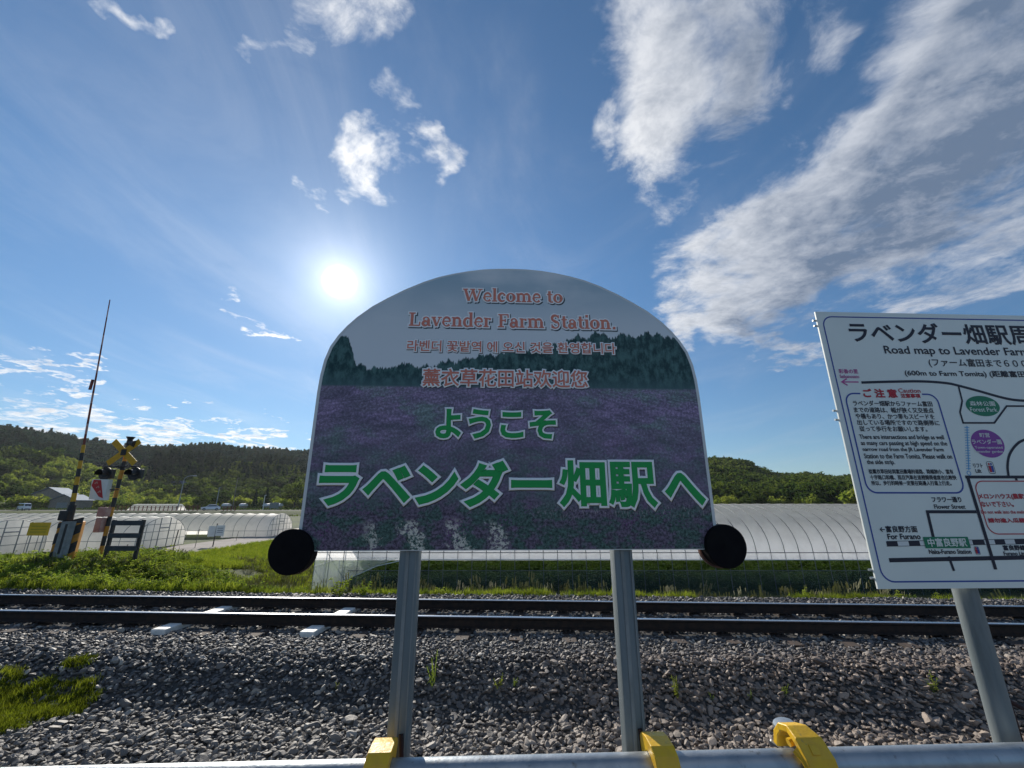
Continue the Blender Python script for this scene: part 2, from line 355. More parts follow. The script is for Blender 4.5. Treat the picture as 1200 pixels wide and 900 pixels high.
# ground sheet
def axis(lims, steps):
    out = []
    for (a, b), st in zip(lims, steps): out += list(np.arange(a, b, st))
    return np.array(out)
gx = np.concatenate([-np.geomspace(2600, 30, 70), np.arange(-29.5, 14, .42), np.geomspace(14.5, 2600, 70)])
gy = np.concatenate([-np.geomspace(2600, 4, 16), np.arange(-3, 4.8, .6), np.arange(4.8, 12, .16), np.arange(12, 32, .4), np.geomspace(33, 105, 40), np.arange(106, 130, 1.5), np.geomspace(131, 2800, 150)])
X, Y = np.meshgrid(gx, gy); Z = H(X, Y); nx, ny = len(gx), len(gy)
idx = np.arange(nx*ny).reshape(ny, nx); fq = np.stack([idx[:-1, :-1], idx[:-1, 1:], idx[1:, 1:], idx[1:, :-1]], -1).reshape(-1, 4)
gm = bpy.data.materials.new('ground'); gm.use_nodes = True; t = gm.node_tree; N = NT(t); b = t.nodes['Principled BSDF']
geo = N.n('ShaderNodeNewGeometry').outputs['Position']; px_, py_, pz_ = N.sep(geo)
soil = N.mix(N.mr(N.noise(geo, 3, 6, .6), .4, .65), (.055, .04, .03), (.09, .07, .05))
grass = N.mix(N.mr(N.noise(geo, .9, 6, .65), .35, .65), (.045, .085, .018), (.085, .12, .03))
fieldc = N.mix(N.mr(N.noise(N.v('MULTIPLY', geo, (.25, 1, 1)), .06, 5, .6), .4, .62), (.032, .052, .018), (.075, .10, .028))
hillc = N.mix(N.mr(N.noise(geo, .03, 6, .6), .4, .6), (.045, .07, .022), (.17, .21, .05))
bal = N.mix(N.noise(geo, 26, 3, .6), (.03, .03, .032), (.10, .095, .09))
ytn = N.m('ADD', N.m('SUBTRACT', py_, 7.5), N.m('MULTIPLY', px_, .05))
c = N.mix(N.mr(py_, 14, 34), grass, fieldc)
c = N.mix(N.mr(N.m('ADD', N.m('SUBTRACT', px_, -11), N.m('MULTIPLY', N.noise(geo, .4, 4, .6), 3)), 0, 3), c, N.mix(.55, soil, grass))
c = N.mix(N.mr(py_, 30, 60), c, fieldc)
c = N.mix(N.mr(py_, 190, 260), c, hillc)
c = N.mix(N.mr(ytn, 2.3, 1.9), c, bal)
N.put(b.inputs['Base Color'], c); b.inputs['Roughness'].default_value = .95; b.inputs['Specular IOR Level'].default_value = .2
bn = N.n('ShaderNodeBump'); bn.inputs['Strength'].default_value = .6; bn.inputs['Distance'].default_value = .05; N.put(bn.inputs['Height'], N.noise(geo, 9, 6, .6)); t.links.new(bn.outputs[0], b.inputs['Normal'])
gme = raw_mesh('ground', np.stack([X, Y, Z], -1).reshape(-1, 3), fq, gm, True)
go = bpy.data.objects.new('ground', gme); COL.objects.link(go); go['kind'] = 'structure'

def ribbon(name, pts, w, m, lift=.012, n=1):
    """a strip that lies on the ground"""
    mb = MB(); L = []; nn = 8
    for i, (x, y) in enumerate(pts):
        a = Vector(pts[max(i-1, 0)]); c_ = Vector(pts[min(i+1, len(pts)-1)]); tt = (c_-a).normalized(); nr = Vector((-tt.y, tt.x))
        for k in range(nn+1):
            qx = x+nr.x*w*(k/nn-.5); qy = y+nr.y*w*(k/nn-.5); L.append((qx, qy, h1(qx, qy)+lift))
    fs = [(i*(nn+1)+k, i*(nn+1)+k+1, (i+1)*(nn+1)+k+1, (i+1)*(nn+1)+k) for i in range(len(pts)-1) for k in range(nn)]
    mb.add(L, fs); return mb.build(name, m, kind='structure', smooth=True)
ribbon('lane', [(float(road_x(np.array(y))), y) for y in np.arange(9.8, 60, .7)], 4.4, 'gravelroad', .03)
ribbon('lane_edge_line', [(float(road_x(np.array(y)))+2.0, y) for y in np.arange(9.9, 24, .7)], .14, 'white', .042)
ribbon('road', [(x, 117.0) for x in np.arange(-190, 190, 4)], 7, 'asphalt', .05)
mb = MB(); mb.box((0, -3.2, -.31), (30, 8.4, .62)); mb.build('path', 'asphalt', kind='structure')

# ------------------------------------------------------------------ railway track
def tk(x, off): return (x, 7.5-.05*x+off)
yawT = atan(-.05)
trk = thing('railway_track', 'railway track with two black rails and shiny tops crossing behind the signs', 'railway track', (0, 7.5, 0), yawT)
prof = [(-.064, 0), (.064, 0), (.064, .012), (.012, .028), (.009, .11), (.032, .122), (.0325, .146), (.027, .153), (-.027, .153), (-.0325, .146), (-.032, .122), (-.009, .11), (-.012, .028), (-.064, .012)]
for off in (-.5565, .5565):
    mb = MB(); n = len(prof); xs = np.linspace(-60, 60, 41)
    vs = [(x, off+p[0], -.2+p[1]) for x in xs for p in prof]; mb.add(vs, [])
    for i in range(len(xs)-1):
        for k in range(n):
            mb.cur = 1 if k in (6, 7, 8) else 0
            mb.f.append((i*n+k, i*n+(k+1) % n, (i+1)*n+(k+1) % n, (i+1)*n+k)); mb.mi.append(mb.cur)
    mb.build('rail', ['rail', 'railtop'], trk)
def sleeper_mesh(seed):
    r = random.Random(seed); mb = MB(); mb.box((0, 0, 0), (.20, 2.1, .14), bev=.012)
    for i, v in enumerate(mb.v): mb.v[i] = (v[0]+r.uniform(-.004, .004), v[1]+r.uniform(-.01, .01), v[2]+r.uniform(-.003, .003))
    return mb
wood = [sleeper_mesh(i).build('sleeper', 'wood', trk) for i in range(3)]
cm = MB(); cm.box((0, 0, .012), (.22, 1.82, .13), bev=.02); concs = cm.build('sleeper', 'conc', trk)
conc_l = 'pale concrete sleeper'
plate = MB()
for off in (-.5565, .5565):
    plate.box((0, off, .074), (.15, .30, .012)); 
    for s in (-.1, .1): plate.box((.03, off+s, .092), (.03, .03, .03)); plate.box((-.03, off+s, .092), (.03, .03, .03))
plm = plate.build('tie_plate', 'rail', wood[0], kind='stuff')
pos = [-2.93-.757*3+.757*k for k in range(-14, 26)]
first = {0: True, 1: True, 2: True, 'c': True}
for k, x in enumerate(pos):
    kk = k-14
    conc = kk in (0, 3)
    if conc:
        o = concs if first['c'] else concs.copy(); key = 'c'; o['label'] = 'pale concrete sleeper with a bolt'
    else:
        key = k % 3; o = wood[key] if first[key] else wood[key].copy()
    if not first[key]:
        COL.objects.link(o); o.parent = trk
    first[key] = False
    o.location = (x, random.uniform(-.03, .03), -.293 if not conc else -.262); o.rotation_euler = (0, 0, random.uniform(-.012, .012))
    if o is not wood[0] and not conc:
        pc = plm.copy(); COL.objects.link(pc); pc.parent = o

# ------------------------------------------------------------------ ballast: real stones
def stone_mat(name, a, b_, c_):
    m = bpy.data.materials.new(name); m.use_nodes = True; t = m.node_tree; N = NT(t); b = t.nodes['Principled BSDF']
    oi = N.n('ShaderNodeObjectInfo'); rd = oi.outputs['Random']; loc = oi.outputs['Location']
    lx, ly, lz = N.sep(loc)
    col = N.mix(rd, a, b_)
    r2 = N.m('FRACT', N.m('MULTIPLY', rd, 17.3))
    col = N.mix(N.mr(r2, .8, 1.0), col, c_)
    # the trodden, rusty-brown part of the bed lies to the right, near the path
    br = N.m('MULTIPLY', N.mr(N.m('ADD', lx, N.m('MULTIPLY', N.noise(loc, .9, 3, .5), 3)), -.5, 3.2), N.mr(ly, 6.4, 5.2))
    col = N.mix(N.m('MULTIPLY', br, .75), col, N.mix(r2, (.17, .11, .075), (.42, .29, .21)))
    pb = N.mr(ly, 6.0, 4.8, 0, .5); col = N.mix(pb, col, N.mix(r2, (.12, .105, .09), (.42, .37, .31)))
    tc = N.n('ShaderNodeTexCoord').outputs['Object']
    col = N.mix(N.mr(N.noise(tc, 50, 4, .6), .4, .7), col, N.v('SCALE', col, scale=.6))
    N.put(b.inputs['Base Color'], col); b.inputs['Roughness'].default_value = .62; b.inputs['Specular IOR Level'].default_value = .45
    bn = N.n('ShaderNodeBump'); bn.inputs['Strength'].default_value = .35; bn.inputs['Distance'].default_value = .004; N.put(bn.inputs['Height'], N.noise(tc, 120, 4, .6)); t.links.new(bn.outputs[0], b.inputs['Normal'])
    return m
SM = stone_mat('ballast_stone', (.055, .052, .052), (.19, .175, .165), (.44, .40, .34))
stones = []
for k in range(12):
    r = random.Random(50+k); bm = bmesh.new(); bmesh.ops.create_icosphere(bm, subdivisions=2, radius=1)
    cuts = [(Vector((r.gauss(0, 1), r.gauss(0, 1), r.gauss(0, 1))).normalized(), r.uniform(.34, .72)) for _ in range(9)]
    for v in bm.verts:
        for nrm, dd in cuts:
            e = v.co.dot(nrm)-dd
            if e > 0: v.co -= nrm*e
        v.co += Vector((r.gauss(0, .015), r.gauss(0, .015), r.gauss(0, .015)))
        v.co.x *= 1.45; v.co.z *= .66
    bmesh.ops.dissolve_limit(bm, angle_limit=radians(6), verts=bm.verts, edges=bm.edges); bmesh.ops.triangulate(bm, faces=bm.faces)
    me = bpy.data.meshes.new('stone'); bm.to_mesh(me); bm.free(); me.materials.append(SM); stones.append(source('stone', me))
def ballast_points(x0, x1, y0, y1, step, ytmin, ytmax):
    xs = np.arange(x0, x1, step); ys = np.arange(y0, y1, step); A, B = np.meshgrid(xs, ys); A = A.ravel()+rng.uniform(-.5, .5, A.size)*step; B = B.ravel()+rng.uniform(-.5, .5, B.size)*step
    yt = B-(7.5-.05*A); k = (yt > ytmin) & (yt < ytmax+.25*(vnoise(A, B, .5, 8)-.5)) & (abs(A) < 1.45*B+1.2)
    return A[k], B[k]
P_ = []
for (x0, x1, y0, y1, st, a, b2) in ((-8, 8, 2.6, 6.6, .046, -6, -2.0), (-11, 11, 4.4, 9, .043, -2.05, -.58), (-13, 13, 6.4, 10.8, .05, -.58, 2.35)):
    A, B = ballast_points(x0, x1, y0, y1, st, a, b2); P_.append(np.stack([A, B, H(A, B)+rng.uniform(-.012, .022, A.size)], -1))
    A, B = ballast_points(x0, x1, y0, y1, st*1.9, a, b2); P_.append(np.stack([A, B, H(A, B)+rng.uniform(.018, .036, A.size)], -1))
Pb = np.concatenate(P_); yt = Pb[:, 1]-(7.5-.05*Pb[:, 0])
k = ~((abs(abs(yt)-.5565) < .075))                  # keep the rails clear
ks = np.ones(len(Pb), bool)
for i, x in enumerate(pos):                          # sleepers: bare near their ends, buried between
    wdt = .15 if (i-14) in (0, 3) else .10
    inside = (abs(Pb[:, 0]-x-.05*0) < wdt) & (abs(yt) < 1.04) & ((rng.random(len(Pb)) > .6) | (wdt > .12))
    ks &= ~(inside & (abs(yt) > .2))
Pb = Pb[k & ks]; n = len(Pb); Sz = rng.lognormal(0, .30, n)*np.interp(Pb[:, 1], [3, 5, 6.2], [.031, .028, .025])
scatter('ballast', Pb, np.stack([rng.uniform(-.5, .5, n), rng.uniform(-.5, .5, n), rng.uniform(0, 6.28, n)], -1), np.stack([Sz, Sz*rng.uniform(.75, 1.1, n), Sz*rng.uniform(.8, 1.3, n)], -1), stones)

# ------------------------------------------------------------------ flat print tools (all print lies on the face of its board)
def glyph_splines(body):
    c = bpy.data.curves.new('print', 'FONT'); c.body = body; c.size = 1; c.resolution_u = 3
    o = bpy.data.objects.new('print', c); COL.objects.link(o)
    for x in bpy.context.selected_objects: x.select_set(False)
    bpy.context.view_layer.objects.active = o; o.select_set(True); bpy.ops.object.convert(target='CURVE'); o.select_set(False)
    return o
def fit_text(body, parent, name, u0, u1, v0, v1, layers, slant=0, ext=None, shadow=None):
    """layers: (material, extra thickness, depth in front of the board). u, v: box the glyphs fill. ext: box refers to this leading part only"""
    o = glyph_splines(body)
    if ext:
        r = glyph_splines(ext); pts = [p for s in r.data.splines for p in s.bezier_points]; ref = [p.co for p in pts]; x0 = min(p.x for p in ref); x1 = max(p.x for p in ref); bpy.data.objects.remove(r)
    A = []
    for s_ in o.data.splines:
        nb = len(s_.bezier_points)
        for p in s_.bezier_points: p.handle_left_type = p.handle_right_type = 'FREE'
        d_ = {}
        for a in ('co', 'handle_left', 'handle_right'):
            arr = np.zeros(nb*3, np.float32); s_.bezier_points.foreach_get(a, arr); d_[a] = arr.reshape(-1, 3)
        A.append((s_, d_))
    C_ = np.concatenate([d_['co'] for _, d_ in A])
    if not ext: x0 = C_[:, 0].min(); x1 = C_[:, 0].max()
    y0 = C_[:, 1].min(); y1 = C_[:, 1].max()
    sx = (u1-u0)/(x1-x0); sy = (v1-v0)/(y1-y0)
    for s_, d_ in A:
        for a, arr in d_.items():
            arr[:, 0] = u0+(arr[:, 0]-x0)*sx; arr[:, 1] = v0+(arr[:, 1]-y0)*sy; arr[:, 2] = 0
            s_.bezier_points.foreach_set(a, arr.ravel())
    res = []
    for li, (m, th, dep, *sh) in enumerate(layers):
        o.data.dimensions = '2D'; o.data.fill_mode = 'BOTH'; o.data.bevel_depth = th; o.data.bevel_resolution = 1 if th > .0016 else 0
        dg = bpy.context.evaluated_depsgraph_get(); dg.update(); me = bpy.data.meshes.new_from_object(o.evaluated_get(dg))
        me.materials.clear(); me.materials.append(MT[m])
        du, dv = sh[0] if sh else (0, 0)
        n = len(me.vertices); co = np.zeros(n*3, np.float32); me.vertices.foreach_get('co', co); co = co.reshape(-1, 3)
        k = .0002/th if th else 0
        out = np.stack([co[:, 0]+du, -dep-co[:, 2]*k, co[:, 1]+dv], -1); me.vertices.foreach_set('co', out.ravel()); me.update()
        ob = bpy.data.objects.new(name if li == len(layers)-1 else name+'_outline', me); COL.objects.link(ob); ob.parent = parent; res.append(ob)
    bpy.data.objects.remove(o); return res
# a book serif, drawn as pen strokes (x, y in units of the x-height 1; width in the last number)
def serif_glyphs():
    T = .24; t = .085; S = .09
    def arc(cx, cy, rx, ry, a0, a1, w0, w1, n=12):
        o = []
        for i in range(n+1):
            f = i/n; a = radians(a0+(a1-a0)*f); o.append((cx+rx*cos(a), cy+ry*sin(a), w0+(w1-w0)*sin(pi*f)))
        return o
    def ring(cx, cy, rx, ry, n=20):
        return [(cx+rx*cos(2*pi*i/n), cy+ry*sin(2*pi*i/n), t+(T*1.05-t)*abs(cos(2*pi*i/n))**1.5) for i in range(n+1)]
    sf = lambda x, y, w=.5: [(x-w/2, y, S), (x+w/2, y, S)]
    G = {}
    G['o'] = (1.0, [ring(.5, .5, .37, .47)])
    G['e'] = (.92, [[(.12, .54, t), (.80, .54, t)], arc(.48, .5, .36, .47, 3, 180, t, T*.8)[:], arc(.48, .5, .36, .47, 180, 318, T, t)])
    G['c'] = (.86, [arc(.48, .5, .36, .47, 45, 315, t, T*1.1, 16), [(.70, .80, .2), (.76, .72, .2)]])
    G['l'] = (.55, [[(.27, 0, T), (.27, 1.55, T)], sf(.27, .045), [(.05, 1.5, S), (.27, 1.5, S)]])
    G['i'] = (.55, [[(.27, 0, T), (.27, 1.0, T)], sf(.27, .045), [(.05, .95, S), (.27, .95, S)], [(.17, 1.38, .24), (.40, 1.38, .24)]])
    G['t'] = (.66, [[(.30, .16, T), (.30, 1.32, T)], [(.05, .95, S), (.60, .95, S)], arc(.48, .2, .18, .16, 180, 320, T*.8, t, 8)])
    G['n'] = (1.15, [[(.27, 0, T), (.27, .98, T)], sf(.27, .045), [(.04, .95, S), (.27, .95, S)], arc(.57, .66, .30, .28, 155, 0, t, T*.9, 10), [(.87, 0, T), (.87, .68, T)], sf(.87, .045)])
    G['m'] = (1.75, [[(.27, 0, T), (.27, .98, T)], sf(.27, .045), [(.04, .95, S), (.27, .95, S)], arc(.57, .66, .30, .28, 155, 0, t, T*.9, 10), [(.87, 0, T), (.87, .68, T)], sf(.87, .045, .45),
              arc(1.17, .66, .30, .28, 155, 0, t, T*.9, 10), [(1.47, 0, T), (1.47, .68, T)], sf(1.47, .045)])
    G['r'] = (.80, [[(.27, 0, T), (.27, .98, T)], sf(.27, .045), [(.04, .95, S), (.27, .95, S)], arc(.55, .62, .27, .30, 170, 75, t, t, 8), [(.58, .86, .2), (.74, .86, .2)]])
    G['a'] = (.95, [arc(.44, .68, .26, .27, 160, 0, T*.7, t, 10), [(.70, .1, T), (.70, .70, T)], arc(.38, .28, .25, .24, 20, 340, t, T, 14), [(.70, .05, S), (.92, .05, S)], [(.15, .74, .17), (.27, .74, .17)]])
    G['v'] = (1.02, [[(.18, .95, T), (.52, .02, T*.8)], [(.52, .02, t), (.84, .95, t)], sf(.2, .95, .42), sf(.83, .95, .36)])
    G['d'] = (1.08, [arc(.46, .48, .34, .46, 60, 300, t, T, 16), [(.80, 0, T), (.80, 1.55, T)], [(.58, 1.5, S), (.80, 1.5, S)], [(.80, .05, S), (1.03, .05, S)]])
    G['W'] = (2.1, [[(.2, 1.4, T), (.62, .02, T)], [(.62, .02, t), (1.02, 1.36, t)], [(1.0, 1.4, T), (1.42, .02, T)], [(1.42, .02, t), (1.86, 1.4, t)], sf(.22, 1.38, .5), sf(1.0, 1.38, .5), sf(1.84, 1.38, .45)])
    G['L'] = (1.3, [[(.35, 0, T), (.35, 1.42, T)], sf(.35, 1.38, .62), [(.08, .045, S), (1.15, .045, S)], [(1.13, .02, t), (1.17, .42, t)]])
    G['F'] = (1.2, [[(.35, 0, T), (.35, 1.42, T)], sf(.35, .045, .6), [(.08, 1.38, S), (1.08, 1.38, S)], [(1.08, 1.42, t), (1.10, 1.06, t)], [(.35, .74, S), (.80, .74, S)], [(.80, .56, t), (.80, .92, t)]])
    G['S'] = (1.08, [arc(.50, 1.06, .32, .34, 30, 250, t, T, 14), arc(.52, .36, .35, .36, 70, -150, T*.9, t, 14), [(.30, .86, T), (.66, .62, T)], [(.84, 1.10, t), (.84, 1.42, t)], [(.16, .02, t), (.16, .38, t)]])
    G['.'] = (.5, [[(.14, .11, .24), (.38, .11, .24)]])
    G[' '] = (.55, [])
    return G
SG = serif_glyphs()
def serif_line(body, parent, name, u0, u1, vbase, xh, layers):
    total = sum(SG[c][0]+.06 for c in body); k = (u1-u0)/total
    res = []
    for li, (m, th, dep, du, dv) in enumerate(layers):
        mb = MB(); x = u0; j = 0
        for ch in body:
            adv, strokes = SG[ch]
            for st in strokes:
                pts = [Vector((x+p[0]*k+du, vbase+p[1]*xh+dv)) for p in st]; ws = [p[2]*xh+2*th for p in st]
                if th: # lengthen the ends by the outline
                    e = (pts[0]-pts[1]).normalized(); pts[0] = pts[0]+e*th; e = (pts[-1]-pts[-2]).normalized(); pts[-1] = pts[-1]+e*th
                y = -dep-(j % 9)*.00003; L = []; R = []
                for i, p in enumerate(pts):
                    tt = (pts[min(i+1, len(pts)-1)]-pts[max(i-1, 0)]).normalized(); nr = Vector((-tt.y, tt.x)); L.append(p+nr*ws[i]/2); R.append(p-nr*ws[i]/2)
                n = len(pts); mb.add([(q.x, y, q.y) for q in L]+[(q.x, y, q.y) for q in R], [(i, i+1, n+i+1, n+i) for i in range(n-1)]); j += 1
            x += (adv+.06)*k
        res.append(mb.build(name if li == len(layers)-1 else name+'_outline', m, parent))
    return res

# ------------------------------------------------------------------ plane of the two signs (bolted along the handrail)
S0 = .042; YAW = atan(S0)
def onp(px, py, Y0=1.25):
    dr = ray(px, py); t = Y0/(dr.y-S0*dr.x); return dr.x*t*sqrt(1+S0*S0), EYE+dr.z*t
def box_px(xl, yl, xr, yr, hpx):
    """u0,u1,v0,v1 on the sign plane for a line of print whose middle runs (xl,yl)-(xr,yr) with glyph height hpx"""
    ul, vl = onp(xl, yl); ur, vr = onp(xr, yr); xm, ym = (xl+xr)/2, (yl+yr)/2
    _, a = onp(xm, ym+hpx/2); _, b_ = onp(xm, ym-hpx/2); return ul, ur, a, b_

# ------------------------------------------------------------------ welcome sign
ws = thing('welcome_sign', 'arched lavender-field welcome board with green Japanese lettering, two black discs and two steel posts', 'welcome sign', (0, 1.25, 0), YAW)
half = [(.602, 1.472), (.604, 1.93), (.602, 1.985), (.596, 2.036), (.583, 2.083), (.562, 2.122), (.538, 2.155), (.508, 2.188), (.462, 2.228), (.415, 2.259), (.36, 2.292), (.30, 2.322), (.25, 2.342), (.2, 2.356), (.15, 2.367), (.1, 2.375), (.05, 2.379)]
outl = [(x, z) for x, z in half]+[(0, 2.380)]+[(-x, z) for x, z in half[::-1]]
mb = MB(); mb.prism(outl, 0, .012); mb.build('panel', 'white', ws)
inn = [(x*.984, 1.4745 if z < 1.48 else 1.472+(z-1.472)*.9935) for x, z in outl]
pm = bpy.data.materials.new('lavender_field_print'); pm.use_nodes = True; t = pm.node_tree; N = NT(t); b = t.nodes['Principled BSDF']
tc = N.n('ShaderNodeTexCoord').outputs['Object']; u_, _, v_ = N.sep(tc); uv = N.xyz(u_, v_, 0)
sk = N.mix(N.mr(v_, 2.12, 2.38), (.72, .76, .78), (.36, .50, .58))
sk = N.mix(N.mr(N.noise(N.v('MULTIPLY', uv, (1, 2.2, 1)), 3, 4, .5), .45, .75), sk, (.74, .78, .80))
def jag(base, amp, sc1): return N.m('ADD', base, N.m('MULTIPLY', N.m('SUBTRACT', N.noise(N.v('MULTIPLY', uv, (1, .12, 1)), sc1, 5, .75), .5), amp))
hillh = jag(N.m('ADD', 2.018, N.m('MULTIPLY', N.mr(u_, -.35, .35), .12)), .11, 26)
hillh = N.m('ADD', hillh, N.mr(u_, -.49, -.54, 0, .10))
pinecol = N.mix(N.mr(N.noise(N.v('MULTIPLY', uv, (1, .5, 1)), 45, 5, .7), .38, .66), (.012, .045, .045), (.085, .18, .165))
pinecol = N.mix(N.mr(v_, 2.01, 1.93), pinecol, (.075, .145, .15))
c = N.mix(N.mr(N.m('SUBTRACT', v_, hillh), .003, -.003), sk, pinecol)
fl = N.mix(N.mr(N.noise(N.v('MULTIPLY', uv, (1, 3, 1)), 7, 6, .7), .36, .66), (.17, .14, .21), (.40, .29, .47))
fl = N.mix(N.mr(N.noise(N.v('MULTIPLY', uv, (1, 2.6, 1)), 3, 4, .6, 1), .42, .62, 0, .7), fl, (.23, .20, .27))
fl = N.mix(N.mr(N.noise(N.v('MULTIPLY', uv, (1, 2, 1)), 5, 6, .7), .50, .64, 0, .85), fl, (.22, .30, .28))
fl = N.mix(N.mr(N.noise(uv, 130, 3, .7), .42, .68), N.v('SCALE', fl, scale=.72), N.v('SCALE', fl, scale=1.25))
fl = N.v('SCALE', fl, scale=N.mr(N.noise(uv, 140, 4, .7), .3, .7, .7, 1.3))
low = N.mix(N.mr(N.noise(N.v('MULTIPLY', uv, (1, 1.5, 1)), 13, 5, .65), .44, .56), (.055, .10, .085), (.11, .085, .125))
low = N.v('SCALE', low, scale=N.mr(N.noise(uv, 120, 5, .75), .35, .7, .35, 2.2))
# the rows of lavender run towards the viewer and fan out
vp = N.m('DIVIDE', N.m('SUBTRACT', u_, .12), N.m('MAXIMUM', N.m('SUBTRACT', 1.99, v_), .03))
rows = N.m('SINE', N.m('ADD', N.m('MULTIPLY', vp, 9), N.m('MULTIPLY', N.noise(uv, 7, 4, .6), 3)))
rowf = N.mr(N.m('ADD', rows, N.m('MULTIPLY', N.m('SUBTRACT', N.noise(uv, 18, 5, .7), .5), 3)), -1.6, 1.8, .86, 1.12)
fl = N.v('SCALE', fl, scale=rowf)
# rows of soil between the bushes at the foot of the picture
rowu = N.m('ADD', u_, N.m('MULTIPLY', N.m('SUBTRACT', v_, 1.48), .35))
rr = N.m('ABSOLUTE', N.m('SUBTRACT', N.m('FRACT', N.m('MULTIPLY', N.m('ADD', rowu, .455), 8.2)), .5))
soilm = N.m('MULTIPLY', N.mr(N.m('ADD', rr, N.m('MULTIPLY', N.m('SUBTRACT', N.noise(uv, 26, 5, .7), .5), 1.1)), .22, .10), N.m('MULTIPLY', N.mr(N.m('ADD', v_, N.m('MULTIPLY', N.noise(uv, 14, 3, .6), .06)), 1.59, 1.565), N.m('MULTIPLY', N.mr(u_, .04, -.02), N.mr(u_, -.44, -.38))))
soilm = N.m('MULTIPLY', soilm, N.mr(N.noise(uv, 85, 5, .75), .47, .53))
low = N.mix(soilm, low, (.66, .63, .54))
fr = N.m('MULTIPLY', N.mr(u_, -.02, .1), N.m('MULTIPLY', N.mr(N.m('ABSOLUTE', N.m('SUBTRACT', v_, N.m('ADD', 1.566, N.m('MULTIPLY', N.noise(uv, 9, 3, .6), .03)))), .03, .008), N.mr(N.noise(N.v('MULTIPLY', uv, (2.2, .8, 1)), 90, 3, .7), .52, .66)))
low = N.mix(N.m('MULTIPLY', fr, .6), low, (.46, .38, .40))
pk = N.m('MULTIPLY', N.mr(N.noise(uv, 8, 3, .6), .55, .65), N.mr(N.noise(uv, 190, 3, .6), .5, .62)); low = N.mix(N.m('MULTIPLY', pk, .7), low, (.22, .07, .24))
fl = N.mix(N.mr(v_, 1.90, 1.66, 0, .55), fl, N.v('SCALE', low, scale=1.0)); fl = N.mix(N.mr(N.m('ADD', v_, N.m('MULTIPLY', N.noise(uv, 12, 4, .6), .1)), 1.70, 1.61), fl, low)
mist = N.mr(N.noise(N.v('MULTIPLY', uv, (1, 3, 1)), 5, 3, .5), .4, .6, .15, .0)
c = N.mix(N.mr(v_, 1.957, 1.947), c, fl)
N.put(b.inputs['Base Color'], c); b.inputs['Roughness'].default_value = .42; b.inputs['Specular IOR Level'].default_value = .35
mb = MB(); mb.prism(inn, -.0012, -.0002); mb.build('field_photo', pm, ws)
for x in (-.292, .324):
    mb = MB(); mb.box((x, .040, .42), (.056, .050, 2.14), bev=.007); p = mb.build('post', 'post', ws, smooth=True)
    g = MB(); g.box((x-.004, .0135, .42), (.010, .004, 2.10), bev=.0015); g.box((x+.020, .0135, .42), (.003, .003, 2.10)); g.build('post_seam', 'greyp', p)
    h = MB(); h.tube([(x+.010+i*.0012, .0125, 1.036-i*.012) for i in range(7)], .0055, 10); h.build('rusty_slot', 'rustred', p)
for x, z in ((-.612, 1.472), (.618, 1.4815)):
    q9 = MB(); q9.tube([(x, -.0155, z), (x, -.0135, z)], .006, 6); q9b = MB(); q9b.tube([(x, -.0147, z), (x, -.0138, z)], .010, 24)
    mb = MB(); mb.tube([(x, -.014, z), (x, -.011, z), (x, .024, z)], .060, 48, rr=[.057, .060, .060]); w = mb.build('end_disc', 'black', ws, smooth=True); q9.build('bolt_head', 'black', w); q9b.build('washer', 'black', w)
    r = MB(); r.tube([(x-.004, .0245, z-.004), (x-.004, .036, z-.004)], .060, 40); r.build('disc_rim', mat('worn_copper_rim' if x < 0 else 'worn_copper_rim_right', (.16, .08, .06), (.05, .03, .03), 30, .5), w)
u0, u1, a, b_ = box_px(541.8, 346, 659.5, 346, 15)
_, vb = onp(600, 354); _, vx = onp(600, 344.2)
LAY = lambda: [('dark', .0050, .0016, .0032, -.0036), ('pale', .0050, .0022, 0, 0), ('salmon', .0007, .0030, 0, 0)]
u0, _ = onp(543, 347); u1, _ = onp(659.5, 347); serif_line('Welcome to', ws, 'english_lettering', u0, u1, vb, vx-vb, LAY())
u0, _ = onp(479, 376); u1, _ = onp(722, 376); _, vb = onp(600, 384); _, vx = onp(600, 373.4); serif_line('Lavender Farm Station.', ws, 'english_lettering', u0, u1, vb, vx-vb, LAY())
def outlined(s, box, m, th, o, sh=(.002, -.002), nm='lettering'):
    fit_text(s, ws, nm, *box, [('dark', th+o, .0016, sh), ('pale', th+o, .0024), (m, th, .0032)])
outlined('라벤더 꽃밭역 에 오신 것을 환영합니다', box_px(477.5, 407, 721, 407, 12.5), 'salmon', .0006, .0036, nm='korean_lettering')
outlined('薰衣草花田站欢迎您', box_px(496, 443.5, 688, 443.5, 20), 'salmon', .0009, .0042, nm='chinese_lettering')
outlined('ようこそ', box_px(512, 497, 650, 497, 32), 'leafgreen', .0033, .0056, nm='japanese_lettering')
outlined('ラベンダー', box_px(376, 567, 645, 567, 50), 'leafgreen', .0050, .0072, nm='japanese_lettering')
outlined('畑駅', box_px(657, 567, 767, 567, 52), 'leafgreen', .0036, .0068, nm='japanese_lettering')
outlined('へ', box_px(781, 574, 823, 574, 31), 'leafgreen', .0050, .0072, nm='japanese_lettering')

